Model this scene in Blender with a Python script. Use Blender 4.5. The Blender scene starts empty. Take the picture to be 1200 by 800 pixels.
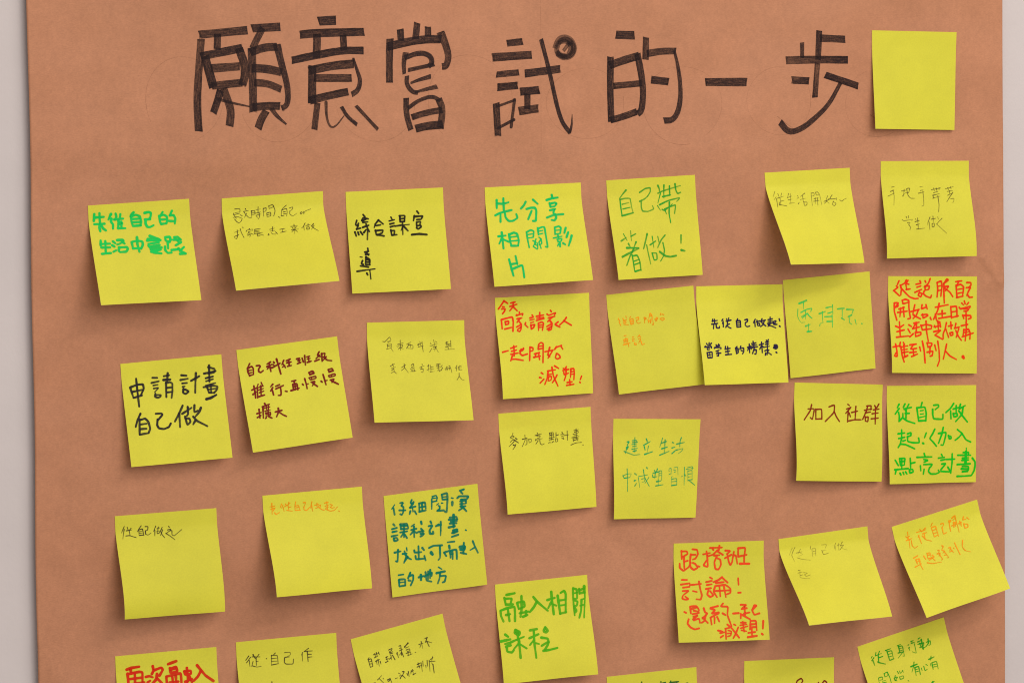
import bpy, math, random
from mathutils import Matrix, Vector
random.seed(7)
scene = bpy.context.scene
C = scene.collection
Z0 = 1.45                                   # height of the picture centre on the wall

# ------------------------------------------------------------------ camera
CAM_ROT = [[0.931344, 0.031563, -0.362769], [-0.363948, 0.048346, -0.930164], [-0.01182, 0.998332, 0.056514]]
CAM_LOC = (-0.92317,-2.36707,0.14382)
cam_data = bpy.data.cameras.new('camera')
cam_data.lens = 120.0
cam_data.sensor_width = 36.0
cam_data.clip_start = 0.05
cam_data.clip_end = 100.0
cam = bpy.data.objects.new('camera', cam_data)
C.objects.link(cam)
cam.matrix_world = Matrix.Translation(Vector(CAM_LOC) + Vector((0, 0, Z0))) @ Matrix(CAM_ROT).to_4x4()
scene.camera = cam

# ------------------------------------------------------------------ world, lamps, exposure
world = bpy.data.worlds.new('World')
scene.world = world
world.use_nodes = True
bg = world.node_tree.nodes['Background']
bg.inputs[0].default_value = (1.0, 0.93, 0.88, 1)
bg.inputs[1].default_value = 0.43

def area_lamp(name, loc, target, size, power, colour, size_y=None):
    d = bpy.data.lights.new(name, 'AREA')
    d.shape = 'RECTANGLE' if size_y else 'DISK'
    d.size = size
    if size_y: d.size_y = size_y
    d.energy = power
    d.color = colour
    o = bpy.data.objects.new(name, d)
    C.objects.link(o)
    o.location = loc
    o.rotation_euler = (Vector(target) - Vector(loc)).to_track_quat('-Z', 'Y').to_euler()
    return o

# a long ceiling tube fitting (crisp shadows downwards, soft ones sideways) and the broad light of the room
area_lamp('tube_lamp', (1.4, -1.75, Z0 + 2.0), (0.1, 0, Z0), 1.7, 31, (1.0, 0.92, 0.84), 0.13)
area_lamp('room_lamp', (0.5, -2.8, Z0 + 1.15), (0.1, 0, Z0), 2.6, 47, (1.0, 0.93, 0.88))

scene.cycles.filter_width = 1.05
scene.view_settings.view_transform = 'Standard'
scene.view_settings.look = 'None'
scene.view_settings.exposure = 0.0
scene.view_settings.gamma = 1.0
scene.view_settings.use_curve_mapping = False

# ------------------------------------------------------------------ materials
def new_mat(name):
    m = bpy.data.materials.new(name)
    m.use_nodes = True
    nt = m.node_tree
    return m, nt, nt.nodes, nt.links, nt.nodes['Principled BSDF']

def noise(nt, vec, scale, detail=4, rough=0.55):
    n = nt.nodes.new('ShaderNodeTexNoise')
    n.inputs['Scale'].default_value = scale
    n.inputs['Detail'].default_value = detail
    n.inputs['Roughness'].default_value = rough
    nt.links.new(vec, n.inputs['Vector'])
    return n.outputs['Fac']

def maprange(nt, val, a, b, c, d):
    n = nt.nodes.new('ShaderNodeMapRange')
    for i, v in enumerate((a, b, c, d)):
        n.inputs[i + 1].default_value = v
    nt.links.new(val, n.inputs[0])
    return n.outputs[0]

def math2(nt, op, a, b):
    n = nt.nodes.new('ShaderNodeMath')
    n.operation = op
    for i, v in enumerate((a, b)):
        if isinstance(v, (int, float)):
            n.inputs[i].default_value = v
        else:
            nt.links.new(v, n.inputs[i])
    return n.outputs[0]

def scaled_colour(nt, colour, fac):
    """colour multiplied by a grey factor"""
    n = nt.nodes.new('ShaderNodeVectorMath')
    n.operation = 'SCALE'
    n.inputs[0].default_value = colour[:3]
    nt.links.new(fac, n.inputs['Scale'])
    return n.outputs[0]

def coords(nt, kind='Object', scale=(1, 1, 1), offset_by_object=False):
    t = nt.nodes.new('ShaderNodeTexCoord')
    mp = nt.nodes.new('ShaderNodeMapping')
    mp.inputs['Scale'].default_value = scale
    nt.links.new(t.outputs[kind], mp.inputs['Vector'])
    if offset_by_object:
        oi = nt.nodes.new('ShaderNodeObjectInfo')
        cm = nt.nodes.new('ShaderNodeVectorMath')
        cm.operation = 'SCALE'
        cm.inputs[0].default_value = (31, 17, 53)
        nt.links.new(oi.outputs['Random'], cm.inputs['Scale'])
        nt.links.new(cm.outputs[0], mp.inputs['Location'])
    return mp.outputs['Vector']

def bump(nt, height, dist, strength, bsdf):
    b = nt.nodes.new('ShaderNodeBump')
    b.inputs['Distance'].default_value = dist
    b.inputs['Strength'].default_value = strength
    nt.links.new(height, b.inputs['Height'])
    nt.links.new(b.outputs[0], bsdf.inputs['Normal'])

# kraft paper: brown fibre paper with mottling, fine grain and soft undulation
KRAFT, nt, nd, lk, bs = new_mat('kraft_paper')
v = coords(nt)
vf = coords(nt, scale=(1, 1, 2.6))
mott = maprange(nt, noise(nt, v, 52, 6, 0.7), 0.3, 0.7, 0.94, 1.06)
big = maprange(nt, noise(nt, v, 6.5, 3), 0.3, 0.7, 0.94, 1.05)
fleck = maprange(nt, noise(nt, v, 240, 3, 0.6), 0.3, 0.7, 0.945, 1.055)
grain = maprange(nt, noise(nt, vf, 520, 3, 0.7), 0.25, 0.75, 0.88, 1.12)
fibre = maprange(nt, noise(nt, coords(nt, scale=(3.5, 1, 0.7)), 420, 2, 0.6), 0.66, 0.8, 1.0, 0.86)
fac = math2(nt, 'MULTIPLY', math2(nt, 'MULTIPLY', math2(nt, 'MULTIPLY', mott, fleck), big), math2(nt, 'MULTIPLY', grain, fibre))
lk.new(scaled_colour(nt, (0.476, 0.207, 0.107), fac), bs.inputs['Base Color'])
bs.inputs['Roughness'].default_value = 0.62
bs.inputs['Specular IOR Level'].default_value = 0.3
hsum = math2(nt, 'ADD', math2(nt, 'MULTIPLY', noise(nt, v, 9, 2, 0.4), 1.7), math2(nt, 'MULTIPLY', noise(nt, vf, 300, 2), 0.009))
bump(nt, hsum, 0.012, 0.75, bs)

# painted wall
WALL, nt, nd, lk, bs = new_mat('wall_paint')
v = coords(nt)
lk.new(scaled_colour(nt, (0.60, 0.545, 0.535), maprange(nt, noise(nt, v, 14, 5), 0.3, 0.7, 0.97, 1.03)), bs.inputs['Base Color'])
bs.inputs['Roughness'].default_value = 0.8
bump(nt, noise(nt, v, 260, 3), 0.0006, 0.25, bs)

FOAM, nt, nd, lk, bs = new_mat('foam_board')
lk.new(scaled_colour(nt, (0.62, 0.60, 0.56), maprange(nt, noise(nt, coords(nt), 120, 2), 0.3, 0.7, 0.95, 1.05)), bs.inputs['Base Color'])

# sticky note paper: dyed yellow, faintly see-through
NOTE, nt, nd, lk, bs = new_mat('yellow_note_paper')
v = coords(nt, offset_by_object=True)
f1 = maprange(nt, noise(nt, v, 900, 2, 0.6), 0.25, 0.75, 0.955, 1.045)
f2 = maprange(nt, noise(nt, v, 34, 3), 0.3, 0.7, 0.965, 1.035)
oi = nd.new('ShaderNodeObjectInfo')
f3 = maprange(nt, oi.outputs['Random'], 0, 1, 0.95, 1.035)
fac = math2(nt, 'MULTIPLY', math2(nt, 'MULTIPLY', f1, f2), f3)
col = scaled_colour(nt, (0.80, 0.765, 0.055), fac)
lk.new(col, bs.inputs['Base Color'])
bs.inputs['Roughness'].default_value = 0.6
bs.inputs['Specular IOR Level'].default_value = 0.3
bump(nt, math2(nt, 'ADD', noise(nt, v, 22, 2), math2(nt, 'MULTIPLY', noise(nt, v, 800, 2), 0.02)), 0.0022, 0.5, bs)
tr = nd.new('ShaderNodeBsdfTranslucent')
lk.new(col, tr.inputs['Color'])
mx = nd.new('ShaderNodeMixShader')
mx.inputs[0].default_value = 0.22
lk.new(bs.outputs[0], mx.inputs[1])
lk.new(tr.outputs[0], mx.inputs[2])
lk.new(mx.outputs[0], nd['Material Output'].inputs['Surface'])

NOTE_EDGE, nt, nd, lk, bs = new_mat('cut_edge_painted_light')  # cut edges coloured paler than the sheet, a painted-in rim of caught light
lk.new(scaled_colour(nt, (0.93, 0.90, 0.32), maprange(nt, noise(nt, coords(nt), 700, 2), 0.3, 0.7, 0.95, 1.05)), bs.inputs['Base Color'])
bs.inputs['Roughness'].default_value = 0.7

def ink(name, colour, lo, hi, streak=60.0, grain=1500.0, rough=0.5):
    """dye over paper: cover varies with pen pressure (attribute), streaks along the stroke and paper grain"""
    m, nt, nd, lk, bs = new_mat(name)
    bs.inputs['Base Color'].default_value = (*colour, 1)
    bs.inputs['Roughness'].default_value = rough
    bs.inputs['Specular IOR Level'].default_value = 0.1
    uv = nd.new('ShaderNodeUVMap')
    mp = nd.new('ShaderNodeMapping')
    mp.inputs['Scale'].default_value = (7.0, streak / 20.0, 1)
    lk.new(uv.outputs[0], mp.inputs['Vector'])
    st = noise(nt, mp.outputs[0], 2.2, 3, 0.6)
    gr = noise(nt, coords(nt), grain, 2, 0.7)
    at = nd.new('ShaderNodeAttribute')
    at.attribute_name = 'pressure'
    mixv = math2(nt, 'ADD', math2(nt, 'MULTIPLY', st, 0.62), math2(nt, 'MULTIPLY', gr, 0.38))
    a = maprange(nt, mixv, 0.33, 0.62, lo, hi)
    a = math2(nt, 'MULTIPLY', a, at.outputs['Fac'])
    n = nd.new('ShaderNodeClamp')
    lk.new(a, n.inputs[0])
    tp = nd.new('ShaderNodeBsdfTransparent')
    mx = nd.new('ShaderNodeMixShader')
    lk.new(n.outputs[0], mx.inputs[0])
    lk.new(tp.outputs[0], mx.inputs[1])
    lk.new(bs.outputs[0], mx.inputs[2])
    lk.new(mx.outputs[0], nd['Material Output'].inputs['Surface'])
    return m

INK = {
    'heading': ink('heading_marker_ink', (0.026, 0.0135, 0.0135), 0.42, 1.0, 150, 900),
    'guide': ink('guide_pencil_lead', (0.16, 0.062, 0.033), 0.05, 0.30, 20, 700),
    'green_m': ink('bright_green_ink', (0.004, 0.58, 0.085), 0.86, 1.0),
    'teal_m': ink('emerald_ink', (0.004, 0.53, 0.11), 0.86, 1.0),
    'green_p': ink('dark_green_ink', (0.03, 0.36, 0.025), 0.62, 0.98),
    'green_p2': ink('small_green_ink', (0.012, 0.34, 0.008), 0.62, 1.0),
    'green_b': ink('vivid_green_ink', (0.005, 0.50, 0.012), 0.86, 1.0),
    'green_l': ink('grass_green_ink', (0.08, 0.46, 0.005), 0.62, 0.96),
    'green_dry': ink('dry_green_ink', (0.05, 0.60, 0.10), 0.5, 0.95),
    'green_d': ink('deep_green_ink', (0.012, 0.12, 0.02), 0.7, 1.0),
    'teal_p': ink('thin_teal_ink', (0.004, 0.38, 0.11), 0.45, 0.95),
    'teal_d': ink('dark_teal_ink', (0.001, 0.19, 0.115), 0.66, 1.0),
    'black_m': ink('black_marker_ink', (0.012, 0.009, 0.004), 0.72, 1.0),
    'black_s': ink('soft_black_ink', (0.020, 0.016, 0.018), 0.70, 0.98),
    'navy': ink('navy_ink', (0.014, 0.006, 0.048), 0.86, 1.0),
    'maroon': ink('maroon_ink', (0.19, 0.007, 0.004), 0.84, 1.0),
    'rust': ink('rust_red_ink', (0.24, 0.018, 0.002), 0.78, 1.0),
    'red_p': ink('red_pen_ink', (0.84, 0.034, 0.003), 0.86, 1.0),
    'red_b': ink('orange_red_ink', (0.84, 0.066, 0.012), 0.78, 1.0),
    'red_d': ink('dark_red_ink', (0.66, 0.022, 0.003), 0.74, 1.0),
    'orange_p': ink('orange_ink', (0.92, 0.33, 0.003), 0.74, 1.0),
    'pencil': ink('pencil_lead', (0.07, 0.052, 0.014), 0.50, 0.92),
    'pencil_d': ink('dark_pencil_lead', (0.055, 0.042, 0.014), 0.50, 0.9),
    'pencil_f': ink('faint_pencil_lead', (0.09, 0.065, 0.016), 0.36, 0.74),
    'pencil_v': ink('very_faint_pencil_lead', (0.16, 0.115, 0.02), 0.15, 0.62),
}

# ------------------------------------------------------------------ helpers
def mesh_obj(name, verts, faces, mat, parent=None, smooth=True, uvs=None, press=None):
    me = bpy.data.meshes.new(name)
    me.from_pydata(verts, [], faces)
    if uvs:
        layer = me.uv_layers.new(name='UVMap')
        for lp in me.loops:
            layer.data[lp.index].uv = uvs[lp.vertex_index]
    if press:
        at = me.attributes.new('pressure', 'FLOAT', 'POINT')
        at.data.foreach_set('value', press)
    me.materials.append(mat)
    if smooth:
        me.polygons.foreach_set('use_smooth', [True] * len(me.polygons))
    o = bpy.data.objects.new(name, me)
    C.objects.link(o)
    if parent:
        o.parent = parent
    return o

def tag(o, label=None, category=None, group=None, kind=None):
    if label: o['label'] = label
    if category: o['category'] = category
    if group: o['group'] = group
    if kind: o['kind'] = kind
    return o

def B(x, z, out=0.0):
    """board coordinates -> world"""
    return Vector((x, -out, Z0 + z))

def chaikin(p, n, cut=0.25):
    for i in range(n):
        c = cut if i == 0 else 0.25
        q = [p[0]]
        for a, b in zip(p[:-1], p[1:]):
            q += [a.lerp(b, c), a.lerp(b, 1 - c)]
        q.append(p[-1])
        p = q
    return p

def resample(p, step):
    out = [p[0]]
    for a, b in zip(p[:-1], p[1:]):
        n = max(1, int(math.ceil((b - a).length / step)))
        out += [a.lerp(b, i / n) for i in range(1, n + 1)]
    return out

def parse(txt):
    for s in txt.split(';'):
        s = s.strip()
        if not s: continue
        w, p = s.split(':')
        v = list(map(float, p.split()))
        yield float(w), [Vector((v[i], v[i + 1])) for i in range(0, len(v), 2)]

class Ribbons:
    """pen strokes as thin ribbons laid on a surface; put(x, y, lift) gives the surface point"""
    def __init__(self): self.v, self.f, self.uv, self.pr, self.n = [], [], [], [], 0
    def stroke(self, pts, w, put, round_ends=True, taper=(1, 1), press=(1, 1), wob=0.07, lift=0.00012):
        L = [0.0]
        for a, b in zip(pts[:-1], pts[1:]): L.append(L[-1] + (b - a).length)
        tot = max(L[-1], 1e-6)
        rows = []
        ph, ph2, off = random.uniform(0, 6.3), random.uniform(0, 6.3), random.uniform(0, 90)
        for i, p in enumerate(pts):
            a, b = pts[max(i - 1, 0)], pts[min(i + 1, len(pts) - 1)]
            t = b - a
            t = t.normalized() if t.length > 0 else Vector((1, 0))
            s = L[i] / tot
            k = taper[0] * (1 - s) + taper[1] * s
            k *= 1 + wob * math.sin(ph + L[i] / w * 0.9) + wob * 0.6 * math.sin(ph2 + L[i] / w * 2.3)
            rows.append((p, t, w * 0.5 * k, s, L[i]))
        if round_ends:
            def cap(r, sign):
                p, t, h, s, l = r
                return [(p + t * (sign * h * c), t, h * math.sqrt(max(0, 1 - c * c)) , s, l + sign * h * c) for c in (0.55, 0.85, 0.985)]
            rows = cap(rows[0], -1)[::-1] + rows + cap(rows[-1], 1)
        z = lift + 2.5e-6 * (self.n % 60)
        self.n += 1
        base = len(self.v)
        m = 3
        sk = (random.uniform(-.3, .3), random.uniform(-.3, .3)) if not round_ends else (0, 0)
        for ri, (p, t, h, s, l) in enumerate(rows):
            shear = sk[0] if ri == 0 else (sk[1] if ri == len(rows) - 1 else 0)
            nrm = Vector((-t.y, t.x))
            for j in range(m):
                c = j / (m - 1) * 2 - 1
                q = p + nrm * (h * c) + t * (h * c * shear)
                self.v.append(put(q.x, q.y, z + 4e-7 * ri))
                self.uv.append((l * 10 + off, (c * h) * 100 + off))
                self.pr.append(press[0] * (1 - s) + press[1] * s)
        for i in range(len(rows) - 1):
            for j in range(m - 1):
                a = base + i * m + j
                self.f.append((a, a + m, a + m + 1, a + 1))
    def build(self, name, mat, parent):
        return mesh_obj(name, self.v, self.f, mat, parent, True, self.uv, self.pr)

# ------------------------------------------------------------------ the wall
GAP = 0.006
tag(mesh_obj('wall', [(-2.5, GAP, 0), (2.5, GAP, 0), (2.5, GAP, 3.2), (-2.5, GAP, 3.2),
                      (-2.5, GAP + .1, 0), (2.5, GAP + .1, 0), (2.5, GAP + .1, 3.2), (-2.5, GAP + .1, 3.2)],
             [(0, 1, 2, 3), (5, 4, 7, 6), (4, 0, 3, 7), (1, 5, 6, 2), (3, 2, 6, 7), (4, 5, 1, 0)], WALL, smooth=False),
    kind='structure')

# ------------------------------------------------------------------ the kraft paper poster
poster = bpy.data.objects.new('kraft_paper_poster', None)
C.objects.link(poster)
tag(poster, 'large brown kraft paper poster on a pale wall with a black marker heading', 'poster')

def left_edge(z):
    return -0.3629 - 0.0017 * max(0.0, (0.13 - z)) / 0.36 - 0.0004 * math.sin(z * 31)

def crease(x, z, a, b, width):
    """soft ridge along the segment a-b"""
    ax, az, bx, bz = *a, *b
    d = Vector((bx - ax, bz - az)); p = Vector((x - ax, z - az))
    t = max(0, min(1, p.dot(d) / d.dot(d)))
    r = (p - d * t).length
    return math.exp(-(r / width) ** 2) * math.sin(math.pi * min(1, max(0.0, t * 0.9 + 0.05)))

def fold(x, z, a, b, wl, wr):
    """sharp-crested fold along a-b, falling off over wl on its left side and wr on its right"""
    d = Vector((b[0] - a[0], b[1] - a[1])); p = Vector((x - a[0], z - a[1]))
    t = p.dot(d) / d.dot(d)
    if t < 0 or t > 1: return 0.0
    s = (d.x * p.y - d.y * p.x) / d.length
    k = 1 - (s / wl if s > 0 else -s / wr)
    return max(0.0, k) * min(1.0, 5 * t, 5 * (1 - t))

def sheet_out(x, z):
    h = 0.0
    if x > 0.36 and 0.0 < z < 0.07:
        h += 0.0009 * fold(x, z, (0.392, 0.060), (0.4185, 0.028), 0.012, 0.004)
        h += 0.0005 * fold(x, z, (0.396, 0.036), (0.4185, 0.033), 0.004, 0.008)
        h += 0.0004 * fold(x, z, (0.372, 0.050), (0.388, 0.040), 0.003, 0.006)
    if -0.24 < x < -0.19 and 0.01 < z < 0.05:
        h += 0.0006 * fold(x, z, (-0.2280, 0.0300), (-0.2225, 0.0272), 0.004, 0.0025)
        h += 0.0006 * fold(x, z, (-0.2235, 0.0272), (-0.2080, 0.0325), 0.005, 0.002)
    if 0.27 < x < 0.34 and -0.18 < z < -0.10:
        h += 0.0005 * fold(x, z, (0.3005, -0.118), (0.3150, -0.157), 0.007, 0.012)
    if x < -0.30 and -0.30 < z < -0.16:
        h += 0.0007 * fold(x, z, (-0.3655, -0.193), (-0.340, -0.262), 0.016, 0.010)
    if 0.02 < x < 0.13 and -0.19 < z < -0.12:
        h += 0.0003 * fold(x, z, (0.050, -0.150), (0.098, -0.170), 0.010, 0.014)
    # long, shallow undulations left from unrolling the paper
    h += 0.00022 * fold(x, z, (-0.50, 0.128), (0.60, 0.150), 0.020, 0.035)
    h += 0.00020 * fold(x, z, (0.268, 0.20), (0.330, -0.60), 0.030, 0.022)
    h += 0.00022 * fold(x, z, (-0.30, 0.50), (-0.27, 0.08), 0.030, 0.040)
    h += 0.00018 * fold(x, z, (-0.45, -0.035), (0.10, -0.070), 0.022, 0.030)
    h += 0.00020 * fold(x, z, (0.07, 0.10), (0.115, -0.50), 0.028, 0.030)
    return h

SX0, SX1, SZ0, SZ1 = -0.3635, 0.4170, -0.62, 0.42
nx, nz = 480, 640
vs, fs = [], []
for j in range(nz + 1):
    z = SZ0 + (SZ1 - SZ0) * j / nz
    for i in range(nx + 1):
        u = i / nx
        x = left_edge(z) * (1 - u) + (SX1 + 0.0002 * math.sin(z * 23)) * u
        vs.append(B(x, z, sheet_out(x, z)))
for j in range(nz):
    for i in range(nx):
        a = j * (nx + 1) + i
        fs.append((a, a + 1, a + nx + 2, a + nx + 1))
sheet = mesh_obj('paper_sheet', vs, fs, KRAFT, poster)
so = sheet.modifiers.new('thickness', 'SOLIDIFY')
so.thickness = 0.0004
so.offset = -1

bx0, bx1, by0, by1 = SX0 + 0.02, SX1 - 0.02, 0.0008, GAP - 0.0006
p8 = [(bx0, by0, Z0 + SZ0 + .02), (bx1, by0, Z0 + SZ0 + .02), (bx1, by0, Z0 + SZ1 - .02), (bx0, by0, Z0 + SZ1 - .02)]
p8 += [(x, by1, z) for x, y, z in p8]
mesh_obj('backing_board', p8, [(0, 1, 2, 3), (5, 4, 7, 6), (4, 0, 3, 7), (1, 5, 6, 2), (3, 2, 6, 7), (4, 5, 1, 0)], FOAM, poster, smooth=False)

# heading strokes, tenths of a millimetre on the board (width:x z x z ...)
HEADING = [
'''60:-2377 2274 -2017 2307;57:-2364 2243 -2392 1951 -2402 1780 -2393 1584;52:-2241 2280 -2246 2170;60:-2370 2119 -2055 2180;63:-2339 2121 -2309 2011 -2279 1899;63:-2083 2176 -2040 2060 -2041 1974 -2062 1913;60:-2296 2033 -2079 2048;54:-2292 1908 -2061 1931;60:-2205 1891 -2172 1803 -2148 1729 -2163 1619;52:-2226 1877 -2249 1803 -2282 1715;22:-2249 1816 -2166 1791 -2013 1759;60:-1984 2320 -1769 2332;52:-1901 2323 -1947 2244 -1980 2176;60:-1987 2182 -1984 1974 -1982 1722;60:-2000 2148 -1890 2185 -1794 2188;54:-1797 2207 -1763 2059 -1727 1936 -1716 1825 -1729 1763 -1769 1745;60:-1989 2035 -1867 2029 -1764 2004;54:-1972 1931 -1869 1924 -1769 1881;57:-1987 1753 -1871 1764 -1781 1761;57:-1885 1727 -1925 1666 -1949 1599;33:-1846 1746 -1808 1690 -1734 1628''',
'''65:-1480 2373 -1345 2380;60:-1620 2275 -1501 2287 -1130 2296;60:-1490 2281 -1497 2108;52:-1292 2275 -1287 2163;57:-1685 2090 -1503 2127 -1294 2163 -1136 2160;63:-1530 2052 -1537 1781;63:-1557 2015 -1374 2052 -1210 2064;30:-1218 2108 -1185 2008 -1163 1946 -1180 1872 -1233 1841;57:-1519 1962 -1231 1961;57:-1554 1799 -1403 1835 -1259 1862;46:-1496 1780 -1522 1589;24:-1430 1786 -1429 1675 -1400 1600 -1355 1612 -1294 1686;26:-1313 1754 -1268 1680 -1194 1621;26:-1201 1760 -1130 1685 -1033 1584''',
'''52:-850 2316 -845 2232;52:-717 2363 -732 2244;49:-634 2334 -634 2263;54:-930 2247 -939 2095 -939 1926;60:-951 2188 -805 2222 -672 2242 -531 2244;52:-537 2297 -498 2207 -473 2119 -494 2044 -527 2044;35:-809 2147 -827 2082 -824 1988;38:-820 2107 -700 2147 -620 2125 -601 2069 -634 2044;30:-795 2017 -688 2038 -587 2059;35:-802 1976 -807 1913 -764 1857 -717 1851;30:-776 1922 -716 1944 -615 1971;30:-744 1854 -663 1875 -567 1896;44:-811 1814 -813 1695 -777 1579;30:-799 1738 -718 1794 -611 1829 -544 1793;52:-558 1806 -525 1730 -547 1592;46:-770 1672 -652 1706 -532 1724;60:-741 1588 -654 1608 -527 1617''',
'''52:-13 2213 113 2226;60:-129 2109 184 2128;46:-100 1982 80 1998;57:-92 1889 68 1901;54:-104 1772 -92 1531;19:-100 1746 43 1792;24:43 1796 13 1594;22:-89 1588 37 1648;60:127 1989 411 2023;33:260 2245 326 2004 378 1762 418 1635 459 1577 486 1548;24:483 1551 500 1596 504 1685;60:89 1855 242 1867;49:146 1840 145 1726;63:76 1711 231 1731;35:369 2175 398 2245 453 2264 514 2232 534 2169 499 2111 423 2105 376 2156 411 2239 480 2245 528 2188 506 2124 437 2112 383 2137;27:397 2213 452 2232 500 2200;35:479 2131 500 2169 494 2220;24:438 2156 466 2188 487 2226;33:383 2156 417 2124 472 2115''',
'''63:866 2277 1019 2273;54:821 2111 815 1862 822 1625;60:810 2047 922 2085 1055 2120;52:1041 2136 1075 1963 1087 1835 1072 1706 1037 1684;49:843 1894 1074 1914;52:813 1638 917 1663 1030 1700;52:1113 2258 1107 2091;52:1118 2136 1245 2155 1358 2155;33:1344 2162 1378 2027 1397 1859 1382 1717 1332 1634 1254 1631;60:1152 1940 1296 1924''',
'''63:1600 1920 1947 1919''',
'''35:2419 2220 2418 2102;49:2566 2311 2554 2089;46:2549 2063 2525 1798;57:2573 2253 2788 2244;60:2280 2083 2506 2089 2810 2086;57:2330 1933 2475 1926;54:2614 1971 2768 1925 2897 1885;41:2746 1911 2649 1748 2532 1644 2414 1560 2298 1528 2226 1613''',
]
GUIDES = [
(-0.2496,0.1811,0.0291,0.0311,150,430),
(-0.1793,0.1807,0.0303,0.0308,20,160),
(-0.1049,0.1809,0.0310,0.0318,10,170),
(-0.0309,0.1804,0.0337,0.0327,130,420),
(0.0613,0.1767,0.0318,0.0268,-10,330),
(0.1411,0.1749,0.0333,0.0297,80,420),
(0.2220,0.1777,0.0275,0.0267,-60,280),
(0.3062,0.1752,0.0282,0.0264,60,250),
]

def on_sheet(x, z, lift): return B(x, z, lift + sheet_out(x, z))

DRY = {(0, 1): (0.72, 0.98), (6, 2): (0.62, 0.95), (6, 4): (0.70, 1.06), (6, 5): (0.8, 1.05), (1, 10): (0.9, 0.85)}
TAPER = {(0, 10): (1.1, 0.5), (0, 15): (1.05, 0.7), (0, 20): (1.2, 0.4), (1, 11): (1, 0.35), (1, 7): (0.6, 1.4), (3, 9): (1, 1), (3, 10): (1, 0.2),
         (4, 8): (0.7, 1.5), (6, 7): (0.75, 1.25), (2, 5): (1.2, 0.9), (2, 6): (1.25, 0.8), (2, 10): (0.6, 1.2), (2, 11): (0.6, 1.2)}
for ci, txt in enumerate(HEADING):
    rb = Ribbons()
    for si, (w, pts) in enumerate(parse(txt)):
        w *= 1e-4
        pts = [p * 1e-4 for p in pts]
        if len(pts) > 2: pts = chaikin(pts, 2)
        pts = resample(pts, 0.0012)
        pr = DRY.get((ci, si), None)
        if pr is None:
            b = random.uniform(0.82, 1.0)
            pr = (b + random.uniform(-.03, .08), b + random.uniform(-.03, .08))
        if ci == 3 and si >= 14: pr, w = (0.58, 0.66), w * 1.12
        tp = TAPER.get((ci, si), (random.uniform(.96, 1.04), random.uniform(.96, 1.04)))
        rb.stroke(pts, w, on_sheet, round_ends=(w < 0.0026), taper=tp, press=pr, wob=0.02, lift=0.00012)
        if w > 0.004:                          # darker bead of ink where a chisel stroke starts and stops
            for e, q in ((pts[0], pts[1]), (pts[-1], pts[-2])):
                d = (q - e).normalized()
                rb.stroke([e, e + d * 0.0011, e + d * 0.0018], w * 0.98, on_sheet, False, (1, 1), (0.55, 0.1), 0.0, 0.00012)
        # uneven second pass of the marker along one rim
        if w > 0.0045 and random.random() < 0.75:
            sgn = random.choice((-1, 1))
            ps = []
            for i, p in enumerate(pts):
                t = (pts[min(i + 1, len(pts) - 1)] - pts[max(i - 1, 0)]).normalized()
                ps.append(p + Vector((-t.y, t.x)) * sgn * w * 0.36)
            rb.stroke(ps, w * 0.28, on_sheet, False, (1, 1), (0.25, 0.42), 0.15, 0.00012)
    rb.build('heading_character', INK['heading'], poster)

for gx, gz, rx, rz, a0, a1 in GUIDES:
    rb = Ribbons()
    n = 60
    wob = random.uniform(0, 6)
    pts = []
    for i in range(n + 1):
        a = math.radians(a0 + (a1 - a0) * i / n)
        k = 1 + 0.015 * math.sin(3 * a + wob) - 0.03 * i / n
        pts.append(Vector((gx + rx * k * math.cos(a), gz - rz * k * math.sin(a))))
    rb.stroke(pts, 0.00045, on_sheet, True, (0.8, 0.8), (0.8, 0.5), 0.15, 0.00006)
    rb.build('pencil_circle', INK['guide'], poster)
rb = Ribbons()
rb.stroke(resample([Vector((0.0266, 0.30)), Vector((0.0251, 0.14))], 0.004), 0.0004, on_sheet, True, (1, 1), (0.7, 0.5), 0.1, 0.00006)
rb.build('pencil_line', INK['guide'], poster)
rb = Ribbons()
rb.stroke([Vector((0.2205, 0.1655)), Vector((0.228, 0.160)), Vector((0.238, 0.1535))], 0.0005, on_sheet, True, (1, 1), (0.8, 0.7), 0.1, 0.00006)
rb.build('pencil_line', INK['guide'], poster)
rb = Ribbons()
rb.stroke([Vector((0.300, 0.1663)), Vector((0.306, 0.1625)), Vector((0.312, 0.157))], 0.0006, on_sheet, True, (1, 1), (0.9, 0.9), 0.1, 0.00006)
rb.build('pencil_line', INK['guide'], poster)

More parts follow.
